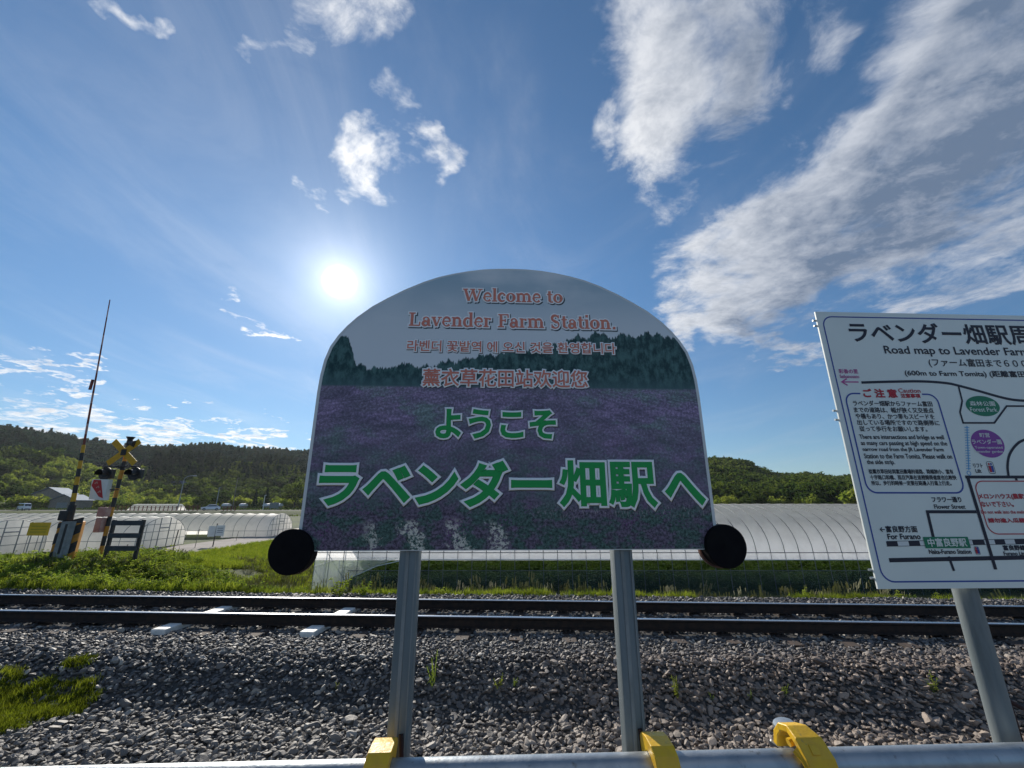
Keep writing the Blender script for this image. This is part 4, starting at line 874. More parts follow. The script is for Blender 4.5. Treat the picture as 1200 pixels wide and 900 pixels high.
# ------------------------------------------------------------------ low white tunnels
def tunnel(xe, y0, length, wdt, hgt, label, gap=False, hoops=True):
    zb0 = -1.42; T = thing('vinyl_tunnel', label, 'greenhouse', (xe, y0, zb0), 0, 'white vinyl tunnels beyond the crossing')
    n = 22; sec = []
    for i in range(n+1):
        a = pi*i/n; sec.append((wdt/2-wdt/2*cos(a), hgt*(.30+.70*sin(a)) if 0 < i < n else hgt*.30))
    sec = [(0, 0)]+sec+[(wdt, 0)]; m = len(sec); xs = np.arange(0, length+.01, .21); vs = []
    cx = wdt/2
    for x in xs:
        s = 1-.018*abs(sin(pi*x/1.05))
        for k, (y, z) in enumerate(sec): vs.append((-x, cx+(y-cx)*s, z*s + (rng.normal(0, .004))))
    fs = []
    for i in range(len(xs)-1):
        for k in range(m-1):
            if gap and k == 0 and 4 < xs[i] < 16: continue
            fs.append((i*m+k, i*m+k+1, (i+1)*m+k+1, (i+1)*m+k))
    mb = MB(); mb.add(vs, fs); mb.build('film', 'tunnelfilm', T, smooth=True)
    hb = MB(); hb.tube([(0, cx+(y-cx)*1.004, z*1.004+.003) for y, z in sec], .018, 5, cap=False); first_ = hb.build('hoop', 'tube', T)
    nh = int(length/1.05)
    for i in range(1, nh): c2 = first_.copy(); COL.objects.link(c2); c2.parent = T; c2.location = (-1.05*i, 0, 0)
    mb = MB(); mb.add([(0.0, y, z) for y, z in sec], [tuple(range(m))]); mb.build('end_film', 'tunnelfilm', T)
    def zat(y): return np.interp(y, [s_[0] for s_ in sec[1:-1]], [s_[1] for s_ in sec[1:-1]])
    fr = MB()
    for f in (.14, .28, .40, .60, .73, .87): fr.tube([(.03, wdt*f, 0), (.03, wdt*f, zat(wdt*f))], .018 if f not in (.40, .60) else .03, 6)
    for f, a_, b_ in ((.78, .14, .86), (.55, .05, .95), (.30, .0, 1.0)): fr.tube([(.03, wdt*a_, hgt*f), (.03, wdt*b_, hgt*f)], .018, 6)
    fr.tube([(.04, wdt*.4, hgt*.66), (.04, wdt*.6, hgt*.66)], .035, 6); fr.build('end_frame', 'tube', T)
    ba = MB(); ba.tube([(.02, -.02, hgt*.30), (-length, -.02, hgt*.30)], .016, 5); ba.build('side_rail', 'tube', T)
    return T
tunnel(-22.2, 39.5, 52, 4.2, 2.08, 'farthest white tunnel, its arched end nearest the left black disc', gap=True)
tunnel(-24.7, 28.7, 40, 4.2, 2.08, 'middle white tunnel with its arched end right of the guard fence')
tunnel(-30.4, 24.3, 26, 4.2, 2.05, 'nearest white tunnel at the left edge behind the yellow notice')
mb = MB()
for i in range(7):
    x0_ = -19+i*.9; y0_ = 62+i*1.6
    mb.tube([(x0_-8, y0_+10, h1(x0_-8, y0_+10)+.05), (x0_+7, y0_-3, h1(x0_+7, y0_-3)+.05)], .22, 8)
tag(mb.build('mulch_rows', 'mulch', smooth=True, kind='stuff'), 'rows of white mulch film in the dark field behind the tunnels', 'mulch film')

# ------------------------------------------------------------------ the long greenhouse across the track
GX0, GX1, GY0, GW, GZ = -6.9, 30.0, 15.5, 6.0, -1.42
gh = thing('greenhouse', 'long arched vinyl greenhouse with rolled-up side beyond the track', 'greenhouse', (GX0, GY0, GZ))
EAVE = 1.36; RIDGE = 2.99; n = 26
sec = [(GW/2-GW/2*cos(pi*i/n), EAVE+(RIDGE-EAVE)*max(0, sin(pi*i/n))**.92) for i in range(n+1)]
Lg = GX1-GX0; xs = np.arange(0, Lg+.01, .125); vs = []; m = n+1
for x in xs:
    s = .012*abs(sin(pi*x/.5))
    for y, z in sec: vs.append((x, GW/2+(y-GW/2)*(1-s*.6), EAVE+(z-EAVE)*(1-s)+rng.normal(0, .0025)))
mb = MB(); mb.add(vs, [(i*m+k, i*m+k+1, (i+1)*m+k+1, (i+1)*m+k) for i in range(len(xs)-1) for k in range(m-1)]); mb.build('roof_film', 'film', gh, smooth=True)
mb = MB(); mb.add([(x, y, z) for x in xs for y, z in ((-.01, 1.11), (-.015, EAVE))], [(2*i, 2*i+1, 2*i+3, 2*i+2) for i in range(len(xs)-1)]); mb.build('side_film', 'film', gh)
mb = MB(); mb.add([(x, GW+.01, z) for x in xs for z in (.5, EAVE)], [(2*i, 2*i+1, 2*i+3, 2*i+2) for i in range(len(xs)-1)]); mb.build('side_film', 'film', gh)
xk = np.arange(1.2, Lg, .25)
mb = MB(); mb.add([(x, -.02+.02*sin(x*7+q_), z) for x in xk for q_, z in ((0, .0), (1, .38), (2, .78))], [(3*i+k, 3*i+k+1, 3*i+k+4, 3*i+k+3) for i in range(len(xk)-1) for k in (0, 1)]); mb.build('skirt_film', 'skirt', gh, smooth=True)
mb = MB(); mb.add([(0, -.03, 0), (1.25, -.03, 0), (1.25, -.03, .55), (2.2, -.03, .95), (3.0, -.03, 1.2), (0, -.03, 1.2)], [(0, 1, 2, 3, 4, 5)]); mb.build('corner_film', 'filmend', gh)
mb = MB(); mb.tube([(1.0, -.04, .42), (2.2, -.04, .93), (3.2, -.04, 1.14), (Lg, -.04, 1.11)], .016, 6); mb.build('roll_pipe', 'white', gh)
mb = MB(); mb.tube([(0, -.03, EAVE), (Lg, -.03, EAVE)], .014, 6); mb.build('side_rail', 'tubed', gh)
mb = MB(); mb.tube([(1.2, -.035, .78), (Lg, -.035, .78)], .011, 6); mb.build('side_rail', 'tubed', gh)
mb = MB(); mb.tube([(0, GW/2, RIDGE-.03), (Lg, GW/2, RIDGE-.03)], .014, 6); mb.build('ridge_pipe', 'tubed', gh)
for y_, z_ in ((1.0, 2.35), (5.0, 2.35)): mb = MB(); mb.tube([(0, y_, z_), (Lg, y_, z_)], .010, 5); mb.build('purlin', 'tubed', gh)
hb = MB(); hb.tube([(0, 0, 0)]+[(0, GW/2+(y-GW/2)*1.001, EAVE+(z-EAVE)*1.002+.002) for y, z in sec]+[(0, GW, 0)], .0125, 5, cap=False); hoop = hb.build('hoop', 'tubed', gh)
for i in range(1, int(Lg/.5)+1):
    c2 = hoop.copy(); COL.objects.link(c2); c2.parent = gh; c2.location = (.5*i, 0, 0)
mb = MB(); mb.add([(0, 0, 0)]+[(0, y, z) for y, z in sec]+[(0, GW, 0)], [tuple(range(m+2))]); mb.build('end_film', 'filmend', gh)
mb = MB(); mb.add([(Lg, 0, 0)]+[(Lg, y, z) for y, z in sec]+[(Lg, GW, 0)], [tuple(range(m+2))]); mb.build('end_film', 'filmend', gh)
for f in (.15, .38, .62, .85):
    mb = MB(); zz = np.interp(GW*f, [s_[0] for s_ in sec], [s_[1] for s_ in sec]); mb.tube([(-.02, GW*f, 0), (-.02, GW*f, zz)], .02, 6); mb.build('end_post', 'tubed', gh)
for z_ in (.9, 1.9): mb = MB(); mb.tube([(-.03, .1, z_), (-.03, GW-.1, z_)], .014, 6); mb.build('end_rail', 'tubed', gh)

# ------------------------------------------------------------------ far road: vehicles, rails, lamps
def car(label, name, cat, loc, rz, L=4.3, Wd=1.72, Ht=1.5, van=False):
    c_ = thing(name, label, cat, loc, rz); mb = MB()
    if van: prof_ = [(-.5, .16), (-.5, .55), (-.42, .93), (-.36, 1.0), (.46, 1.0), (.5, .9), (.5, .16)]
    else: prof_ = [(-.5, .18), (-.5, .46), (-.47, .54), (-.26, .62), (-.12, .96), (.0, 1.0), (.26, .98), (.43, .66), (.5, .60), (.5, .18)]
    pr = [(x*L, z*Ht) for x, z in prof_]; n_ = len(pr)
    ys = [(-.5, .93), (-.47, .99), (0, 1), (.47, .99), (.5, .93)]; vs_ = []
    for yy, k_ in ys:
        for x, z in pr:
            tuck = 1-.16*max(0, (z/Ht-.6)/.4); vs_.append((x*k_, yy*Wd*tuck, z*(k_ if z > .5*Ht else 1)))
    fs_ = [(a*n_+i, a*n_+(i+1) % n_, (a+1)*n_+(i+1) % n_, (a+1)*n_+i) for a in range(4) for i in range(n_)]+[tuple(range(n_)), tuple(range(4*n_, 5*n_))[::-1]]
    mb.add(vs_, fs_); mb.build('body', 'carw', c_, smooth=True)
    for s in (-1, 1):
        g_ = MB(); y_ = s*Wd*.452
        if van: pts = [(-.40, .62), (-.36, .9), (.42, .9), (.45, .62)]
        else: pts = [(-.22, .65), (-.11, .90), (.24, .92), (.38, .68)]
        g_.add([(x*L, y_*(1.0 if z < .8 else .95), z*Ht) for x, z in pts], [(0, 1, 2, 3)]); 
        g_.v = [(x, y+s*.06, z) for x, y, z in g_.v]; g_.build('side_window', 'glass', c_)
        for xx in (-.33, .31):
            w_ = MB(); w_.tube([(xx*L, s*Wd*.40, .31), (xx*L, s*Wd*.505, .31)], .31, 18); ww = w_.build('wheel', 'black', c_); r_ = MB(); r_.tube([(xx*L, s*Wd*.506, .31), (xx*L, s*Wd*.515, .31)], .18, 12); r_.build('rim', 'steel', ww)
        h_ = MB(); h_.box((-.492*L, s*Wd*.34, .5*Ht), (.06, .32, .13), bev=.02); h_.build('headlight', 'lampg', c_)
    g_ = MB()
    if van: g_.add([(-.492*L, -.4*Wd, .58*Ht), (-.492*L, .4*Wd, .58*Ht), (-.435*L, .38*Wd, .90*Ht), (-.435*L, -.38*Wd, .90*Ht)], [(0, 1, 2, 3)])
    else: g_.add([(-.262*L, -.42*Wd, .645*Ht), (-.262*L, .42*Wd, .645*Ht), (-.136*L, .36*Wd, .935*Ht), (-.136*L, -.36*Wd, .935*Ht)], [(0, 1, 2, 3)])
    g_.build('windscreen', 'glass', c_); g_ = MB(); g_.box((-.495*L, 0, .26*Ht), (.05, Wd*.7, .12)); g_.build('grille', 'black', c_)
    return c_
RZ = -.17
p = at(247.5, 598, 116); car('white car driving on the far road beyond the tunnels', 'car', 'car', (p.x, 115.6, RZ), radians(38))
p = at(29.5, 597, 116); car('white van parked at the far left near the barns', 'van', 'van', (p.x, 115.6, RZ), radians(160), 3.4, 1.5, 1.85, True)
# red-brown rail fence along the road
p0 = at(118, 596, 111.8); p1 = at(234, 596, 111.8)
fe = thing('roadside_fence', 'rust-red guard rail fence along the far road left of the white car', 'fence', (p0.x, 111.8, h1(p0.x, 111.8)))
Lf = p1.x-p0.x
for i in range(int(Lf/1.1)+1):
    mb = MB(); mb.box((i*1.1, 0, .62), (.16, .1, 1.3)); mb.build('fence_post', 'fence', fe)
for z_ in (.45, .85, 1.2): mb = MB(); mb.box((Lf/2, -.06, z_), (Lf, .04, .13)); mb.build('rail', 'fence', fe)
p0 = at(262, 597, 111.8); p1 = at(275, 597, 111.8); fe2 = thing('roadside_fence', 'short rust-red fence right of the white car', 'fence', (p0.x, 111.8, h1(p0.x, 111.8)))
for i in range(4): mb = MB(); mb.box((i*1.0, 0, .5), (.16, .1, 1.1)); mb.build('fence_post', 'fence', fe2)
for z_ in (.5, .95): mb = MB(); mb.box((1.5, -.06, z_), (3.2, .04, .14)); mb.build('rail', 'fence', fe2)
# long low white tunnel beyond the road
p = at(178.5, 596, 128); TT = thing('vinyl_tunnel', 'long low white tunnel beyond the far road, behind the rust-red fence', 'greenhouse', (p.x-7.4, 128, h1(p.x, 128)))
mb = MB(); vs_ = []; ns = 12
for i, x in enumerate(np.linspace(0, 14.5, 30)):
    for k in range(ns+1):
        a = pi*k/ns; e = 1 if 0 < i < 29 else .55; vs_.append((x, 2-2*cos(a), (1.2+1.7*sin(a)*e*(1-.03*(i % 2))) if 0 < k < ns else .2))
mb.add(vs_, [(i*(ns+1)+k, i*(ns+1)+k+1, (i+1)*(ns+1)+k+1, (i+1)*(ns+1)+k) for i in range(29) for k in range(ns)]); mb.build('film', 'tunnelfilm', TT, smooth=True)
hb = MB(); hb.tube([(0, 0, .2), (0, 0, 1.4)], .05, 5); ho = hb.build('side_post', 'pinkp', TT)
for i in range(1, 14): c2 = ho.copy(); COL.objects.link(c2); c2.parent = TT; c2.location = (i*1.05, -.05, 0)
# lamps and poles
def lamp(px, pyb, pyt, lab, arm=2.2, Yd=124.0):
    p = at(px, pyb, Yd); g_ = h1(p.x, Yd); z_ = at(px, pyt, Yd).z-g_; L_ = thing('street_lamp', lab, 'street lamp', (p.x, Yd, g_))
    mb = MB(); pts = [(0, 0, 0), (0, 0, z_*.5), (0, 0, z_*.88)]+[(arm*(1-cos(radians(a))), 0, z_*.88+z_*.12*sin(radians(a))) for a in (30, 60, 90)]+[(arm*1.3, 0, z_)]
    mb.tube(pts, .1, 8, rr=[.14, .12, .1, .09, .08, .07, .07]); mb.build('pole', 'steel', L_, smooth=True)
    mb = MB(); mb.box((arm*1.5, 0, z_-.04), (1.0, .4, .2), bev=.06); mb.build('lamp_head', 'lampg', L_)
lamp(208.5, 595, 557.5, 'tall curved street lamp by the far road', 2.0)
for px, a, b_, lab, m_ in ((252.5, 596, 571, 'thin grey pole just right of the white car', 'steel'), (308, 597, 580, 'short white pole left of the roadside board', 'white'), (79, 572, 555, 'pole in front of the blue house trees', 'wallg'), (275.5, 578, 560, 'dark pole among the conifers at the hill foot', 'wallg')):
    p = at(px, a, 127); g_ = h1(p.x, 127); z_ = at(px, b_, 127).z-g_; mb = MB(); mb.tube([(0, 0, 0), (0, 0, z_*.6), (0, 0, z_)], .10, 8, rr=[.12, .1, .08]); mb.tube([(0, 0, z_-.1), (.5, 0, z_-.05)], .06, 6)
    if m_ == 'wallg' and px < 100: continue
    tag(mb.build('pole', m_, smooth=True, loc=(p.x, 127, g_)), lab, 'pole', 'poles beyond the far road')
p = at(320.5, 597, 126); g_ = h1(p.x, 126); rs = thing('roadside_board', 'plain grey-white board on two legs beyond the far road', 'sign board', (p.x, 126, g_))
z0_, z1_ = at(320, 595.5, 126).z-g_, at(320, 589, 126).z-g_
mb = MB(); mb.box((0, 0, (z0_+z1_)/2), (2.7, .08, z1_-z0_), bev=.01); mb.build('panel', 'greyp', rs)
for s in (-1, 1): mb = MB(); mb.box((s, .05, z1_/2), (.1, .1, z1_)); mb.build('leg', 'steel', rs)

# ------------------------------------------------------------------ houses
def house(px, py, wpx, hpx, lab, wall, roof, rz=0, depth=7, D=None, eave=.62, over=.3, wins=2, gable_side=False):
    p = hit(px, py) if D is None else Vector((at(px, py, D).x, D, h1(at(px, py, D).x, D)))
    k = (p.y*cos(PITCH)+(p.z-EYE)*sin(PITCH))/F; w_ = wpx*k; h_ = hpx*k
    o = thing('house' if wins else 'barn', lab, 'house' if wins else 'barn', tuple(p), rz)
    he = h_*eave; d_ = depth
    mb = MB()
    if gable_side:   # ridge runs left-right
        mb.add([(-w_/2, 0, -1), (w_/2, 0, -1), (w_/2, d_, -1), (-w_/2, d_, -1), (-w_/2, 0, he), (w_/2, 0, he), (w_/2, d_, he), (-w_/2, d_, he), (-w_/2, d_/2, h_*.97), (w_/2, d_/2, h_*.97)], [(0, 1, 5, 4), (1, 2, 6, 9, 5), (2, 3, 7, 6), (3, 0, 4, 8, 7)])
        R_o = [[(-w_/2-over, -over, he-.1), (w_/2+over, -over, he-.1), (w_/2+over, d_/2, h_), (-w_/2-over, d_/2, h_)], [(-w_/2-over, d_+over, he-.1), (w_/2+over, d_+over, he-.1), (w_/2+over, d_/2, h_), (-w_/2-over, d_/2, h_)]]
    else:
        mb.add([(-w_/2, 0, -1), (w_/2, 0, -1), (w_/2, d_, -1), (-w_/2, d_, -1), (-w_/2, 0, he), (w_/2, 0, he), (w_/2, d_, he), (-w_/2, d_, he), (0, 0, h_*.97), (0, d_, h_*.97)], [(0, 1, 5, 8, 4), (1, 2, 6, 5), (2, 3, 7, 9, 6), (3, 0, 4, 7)])
        R_o = [[(-w_/2-over, -over, he-.1), (0, -over, h_), (0, d_+over, h_), (-w_/2-over, d_+over, he-.1)], [(w_/2+over, -over, he-.1), (0, -over, h_), (0, d_+over, h_), (w_/2+over, d_+over, he-.1)]]
    mb.build('wall', wall, o)
    rm = MB()
    for q_ in R_o: rm.add([tuple(v) for v in q_]+[(a, b2, c2+.15) for a, b2, c2 in q_], [(0, 1, 2, 3), (4, 5, 6, 7), (0, 1, 5, 4), (1, 2, 6, 5), (2, 3, 7, 6), (3, 0, 4, 7)])
    rm.build('roof', roof, o)
    for i in range(wins):
        f = MB(); x = -w_*.3+w_*.6*(i/max(1, wins-1)); ww = min(1.4, w_*.16); f.box((x, -.03, he*.55), (ww+.2, .08, 1.2)); fo = f.build('window', 'white', o); g2 = MB(); g2.box((x, -.09, he*.55), (ww, .04, 1.0)); g2.build('pane', 'glass', fo)
    if not wins:
        f = MB(); f.box((0, -.04, he*.4), (w_*.4, .08, he*.8)); f.build('door', 'greyp', o)
    return o
house(49, 600, 26, 27, 'left barn of the pair, pale blue-grey roof, at the far left', 'wallg', 'roof', .35, 12, 175, .72, .4, 0)
house(70, 600, 26, 19, 'lower right barn of the pair with pale blue-grey roof', 'wallg', 'roof', .2, 9, 168, .66, .4, 0)
house(5, 560, 20, 10, 'house with pale roof on the hillside at the left edge', 'wallg', 'roof', .1, 8, None, .5, .4, 2, True)
house(203, 579, 24, 15, 'dark blue house with a dormer among trees at the hill foot', 'wallb', 'rooff', 0, 8, None, .55, .5, 3, True)
house(228, 580, 11, 8, 'small grey shed right of the blue house', 'wallg', 'roof', 0, 5, None, .6, .3, 0, True)
house(158, 578, 17, 6, 'low shed with a shining white roof left of the blue house', 'wallg', 'white', 0, 6, None, .5, .3, 0, True)
house(182, 580, 14, 7, 'low dark shed beside the blue house', 'wallb', 'rooff', 0, 6, None, .6, .3, 0, True)
house(46, 563, 10, 5, 'tiny shed with a pale roof half way up the left slope', 'wallg', 'white', 0, 5, None, .5, .3, 0, True)
for i, (a, b_) in enumerate(((264, 8), (284, 7), (312, 8), (325, 9))):
    p = at(a, 586, 190); g_ = h1(p.x, 190); T_ = MB(); w_ = b_*.17; T_.add([(x, y, z) for x in (-w_, w_) for y, z in [(1.5-1.5*cos(pi*k/8), 1.1*sin(pi*k/8)+1.9) for k in range(9)]], [(k, k+1, 10+k, 9+k) for k in range(8)]+[tuple(range(9)), tuple(range(9, 18))])
    o = T_.build('vinyl_shelter', 'mulch', loc=(p.x, 190, g_)); tag(o, ('first', 'second', 'third', 'last')[i]+' of four small white shelters in a row below the hill, from the left', 'shelter', 'white shelters below the hill')
    lg = MB(); lg.box((0, 1.5, 1.1), (w_*1.6, 2.6, 2.2)); lg.build('wall', 'wallg', o)

# ------------------------------------------------------------------ plants
def leafmat(name, a, b_, tr=.35, var=.25, rough=.7, spec=.12):
    m = bpy.data.materials.new(name); m.use_nodes = True; t = m.node_tree; N = NT(t); b = t.nodes['Principled BSDF']
    rd = N.n('ShaderNodeObjectInfo').outputs['Random']; ps = N.n('ShaderNodeNewGeometry')
    tc = N.n('ShaderNodeTexCoord').outputs['Object']
    c = N.mix(rd, a, b_); c = N.v('SCALE', c, scale=N.mr(N.noise(tc, 3, 3, .6), .3, .7, 1-var, 1+var))
    N.put(b.inputs['Base Color'], c); b.inputs['Roughness'].default_value = rough; b.inputs['Specular IOR Level'].default_value = spec
    tr_ = N.n('ShaderNodeBsdfTranslucent'); N.put(tr_.inputs[0], N.v('MULTIPLY', c, (1.3, 1.35, .6))); mx = N.n('ShaderNodeMixShader'); mx.inputs[0].default_value = tr
    t.links.new(b.outputs[0], mx.inputs[1]); t.links.new(tr_.outputs[0], mx.inputs[2]); t.links.new(mx.outputs[0], t.nodes['Material Output'].inputs[0]); return m
LM = dict(ridge=leafmat('ridge_foliage', (.018, .044, .034), (.036, .068, .046), .2, .25, 1, 0), far=leafmat('far_foliage', (.040, .068, .024), (.10, .125, .040), .42, .3, 1, 0), conifer=leafmat('conifer_foliage', (.022, .044, .028), (.040, .066, .036), .25, .25, 1, 0), light=leafmat('light_foliage', (.14, .19, .05), (.25, .27, .075), .5, .25, 1, 0),
          weed=leafmat('weed_leaves', (.09, .15, .03), (.28, .32, .07), .5, .4), grass=leafmat('grass_blades', (.12, .17, .025), (.25, .28, .055), .55), lawn=leafmat('lawn_grass', (.09, .12, .016), (.19, .21, .03), .5, .45), dry=leafmat('dry_stems', (.20, .185, .10), (.13, .14, .07), .2), crop=leafmat('crop_leaves', (.05, .09, .02), (.09, .14, .03), .3))
bark = mat('bark', (.06, .045, .035), (.09, .075, .06), 5, .9)
def leaf_cloud(pts, size, r, normals=None, elong=1.0):
    n = len(pts); nr = r.normal(0, 1, (n, 3))
    if normals is not None: nr = nr*.7+normals
    nr /= np.linalg.norm(nr, axis=1)[:, None]+1e-9
    a = np.cross(nr, r.normal(0, 1, (n, 3))); a /= np.linalg.norm(a, axis=1)[:, None]+1e-9; b_ = np.cross(nr, a)
    s = size*r.uniform(.6, 1.35, n)[:, None]
    v = np.stack([pts-a*s*elong, pts+b_*s*.55-a*s*.1, pts+a*s*elong, pts-b_*s*.55+a*s*.1], 1).reshape(-1, 3)
    return v, np.arange(n*4).reshape(n, 4)
def tree_mesh(seed, kind, nleaf, lm):
    r = np.random.default_rng(seed); P = []; Nn = []
    if kind == 'broad':
        lobes = [(np.array([0, 0, .62]), .30)]+[(np.array([.26*cos(a), .26*sin(a), r.uniform(.38, .78)]), r.uniform(.13, .22)) for a in np.linspace(0, 2*pi, 9)[:-1]+r.uniform(0, .6)]+[(np.array([r.normal(0, .1), r.normal(0, .1), .86]), .14)]
        wts = np.array([l[1]**2 for l in lobes]); wts /= wts.sum()
        for (c, rad), w in zip(lobes, wts):
            k = max(8, int(nleaf*w)); dd = r.normal(0, 1, (k, 3)); dd /= np.linalg.norm(dd, axis=1)[:, None]
            rr_ = rad*r.uniform(.72, 1.08, k)[:, None]; P.append(c+dd*rr_*np.array([1, 1, .85])); Nn.append(dd)
        size = .034*sqrt(900/nleaf)*1.25
    else:
        zz = r.uniform(0, 1, nleaf)**.75; an = r.uniform(0, 2*pi, nleaf); tier = .82+.18*np.sin(zz*42)
        rad = .17*(1-zz)**.85*tier*r.uniform(.6, 1.1, nleaf)+.006
        P.append(np.stack([rad*np.cos(an), rad*np.sin(an), .10+.9*zz], -1)); Nn.append(np.stack([np.cos(an)*.5, np.sin(an)*.5, np.full(nleaf, .6)], -1)); size = .03*sqrt(900/nleaf)*1.1
    P = np.concatenate(P); Nn = np.concatenate(Nn); v, f = leaf_cloud(P, size, r, Nn, 1.2)
    return raw_mesh('crown', v, f, lm)
def trunk_mesh(kind, seed):
    r = random.Random(seed); mb = MB(); h = .9 if kind == 'conifer' else .7
    mb.tube([(0, 0, -.03), (.01, 0, h*.4), (r.uniform(-.02, .02), 0, h)], 0, 7, rr=[.022, .016, .004])
    if kind == 'broad':
        for i in range(5): a = r.uniform(0, 6.28); z = r.uniform(.22, .45); mb.tube([(0, 0, z), (.12*cos(a), .12*sin(a), z+.14), (.22*cos(a), .22*sin(a), z+.3)], 0, 5, rr=[.010, .007, .002])
    me = bpy.data.meshes.new('trunk'); me.from_pydata(mb.v, [], mb.f); me.materials.append(bark); return me
BR = [tree_mesh(100+i, 'broad', 420, LM['far']) for i in range(6)]; BL = [tree_mesh(120+i, 'broad', 420, LM['light']) for i in range(3)]; CN = [tree_mesh(140+i, 'conifer', 380, LM['conifer']) for i in range(4)]
BD = [tree_mesh(180+i, 'broad', 420, LM['ridge']) for i in range(4)]; DS = [source('ridge_tree', m_) for m_ in BD]
FS = [source('broadleaf', m_) for m_ in BR]; CS = [source('pine', m_) for m_ in CN]; LS = [source('bush', m_) for m_ in BL]
# forest on the hills
def forest(name, a0, a1, n, r_lo, r_hi, variants, keep, hs, label, sink=.06):
    az = rng.uniform(a0, a1, n); ar = np.radians(az)
    Rr = np.interp(az, [-60, -27, 10, 26, 40], [720, 660, 520, 430, 410]); r0 = Rr*np.interp(az, [-60, -27, 26, 40], [.40, .46, .42, .42])
    u = rng.uniform(0, 1, n); lo = r0+(Rr-r0)*r_lo; hi = r0+(Rr-r0)*r_hi; r_ = np.sqrt(lo**2+(hi**2-lo**2)*u)
    x = r_*np.sin(ar); y = r_*np.cos(ar); k = keep(az, (r_-r0)/(Rr-r0), x, y) & (y > 20); x, y = x[k], y[k]; m_ = len(x)
    h_ = rng.uniform(*hs, m_)*(.8+.4*vnoise(x, y, 25, 4)); z = H(x, y)-h_*sink
    o = scatter(name, np.stack([x, y, z], -1), np.stack([np.zeros(m_), np.zeros(m_), rng.uniform(0, 6.28, m_)], -1), np.stack([h_*rng.uniform(.9, 1.3, m_), h_*rng.uniform(.9, 1.3, m_), h_], -1), variants)
    o['label'] = label; o['category'] = 'forest'
clr = lambda x, y: vnoise(x, y, 70, 6)*.6+vnoise(x, y, 28, 7)*.4
forest('far_forest', -72, 60, 15000, .0, 1.12, FS, lambda az, s, x, y: (az > -8) | ((s < .44) & (clr(x, y) > .56)) | ((az > -36) & (s < .44) & (clr(x, y) > .42)), (7.5, 13), 'dark mixed forest covering the hills behind the fields')
forest('ridge_forest', -72, 0, 9000, .44, 1.12, DS, lambda az, s, x, y: (az < -5), (10, 16), 'dark blue-green forest on the upper slopes of the left hills')
forest('pine_forest', -72, 20, 5500, .2, 1.1, CS, lambda az, s, x, y: ((s > .44) & (clr(x+300, y) > .50)) | ((az > -41) & (az < -20) & (s > .14)), (12, 18), 'dark conifers along the ridge and upper slopes')
forest('hillside_scrub', -72, 60, 6500, -.12, .47, LS, lambda az, s, x, y: (clr(x+90, y+40) > .36) & ((az < -40) | (s < .16)), (3.5, 8), 'light green scrub and bushes on the lower slopes')
# trees one can tell apart
def tree(px, py, hpx, variants, name, lab, group, D=None, wide=1.0, kind='broad'):
    p = hit(px, py) if D is None else Vector((at(px, py, D).x, D, h1(at(px, py, D).x, D)))
    k = (p.y*cos(PITCH)+(p.z-EYE)*sin(PITCH))/F; h_ = hpx*k
    o = thing(name, lab, 'tree', tuple(p-Vector((0, 0, .03*h_))), random.uniform(0, 6.28), group); o.scale = (h_*wide, h_*wide, h_)
    c = bpy.data.objects.new('crown', random.choice(variants)); COL.objects.link(c); c.parent = o
    t_ = bpy.data.objects.new('trunk', TR[kind]); COL.objects.link(t_); t_.parent = o
TR = dict(broad=trunk_mesh('broad', 1), conifer=trunk_mesh('conifer', 2))
D1B = [tree_mesh(200+i, 'broad', 1500, LM['far']) for i in range(3)]; D1L = [tree_mesh(210+i, 'broad', 1500, LM['light']) for i in range(2)]; D1C = [tree_mesh(220+i, 'conifer', 1200, LM['conifer']) for i in range(2)]
for i in range(34):
    px = 640+i*14.5+random.uniform(-4, 4)
    tree(px, 598, random.uniform(13, 24), D1L if random.random() < .45 else D1B, 'broadleaf_tree', 'round leafy tree in the row at the foot of the right-hand hill', 'row of round trees behind the long greenhouse', D=random.uniform(135, 165), wide=1.1)
for px, h_, w_, v, nm, lab in ((331, 14, 1.2, D1L, 'broadleaf_tree', 'bright yellow-green round tree beyond the road by the sign edge'), (298, 24, 1, D1C, 'conifer_tree', 'left of two dark pointed conifers at the hill foot'), (311, 26, 1, D1C, 'conifer_tree', 'right of two dark pointed conifers at the hill foot'), (345, 34, 1.1, D1B, 'broadleaf_tree', 'large dark tree partly behind the arched sign'),
                               (257, 24, 1.3, D1B, 'broadleaf_tree', 'broad round tree above the white car'), (15, 30, 1.3, D1B, 'broadleaf_tree', 'dark spreading tree left of the barns'), (92, 22, 1.2, D1B, 'broadleaf_tree', 'dark tree just right of the barns'), (236, 20, 1.2, D1B, 'broadleaf_tree', 'dark tree right of the grey shed'), (180, 22, 1.2, D1B, 'broadleaf_tree', 'dark tree left of the blue house')):
    tree(px, 592, h_, v, nm, lab, None, D=random.uniform(178, 215), wide=w_, kind='conifer' if v is D1C else 'broad')
for i in range(30):
    px = 2+i*11.5+random.uniform(-4, 4); tree(px, 590, random.uniform(9, 17), D1B, 'broadleaf_tree', 'dark bushy tree in the long row between the far fields and the left hill', 'row of dark trees below the left hill', D=random.uniform(225, 290), wide=1.3)
mb = MB()
def hedge(x0, x1, y, h_, name, lab):
    n = int(abs(x1-x0)*26*h_); r = np.random.default_rng(int(y)); pts = np.stack([r.uniform(x0, x1, n), y+r.normal(0, .5, n), r.uniform(0, 1, n)**.8*h_], -1); pts[:, 2] += H(pts[:, 0], pts[:, 1]); v, f = leaf_cloud(pts, .28, r)
    o = bpy.data.objects.new(name, raw_mesh(name, v, f, LM['far'])); COL.objects.link(o); o['kind'] = 'stuff'; o['label'] = lab; o['category'] = 'hedge'
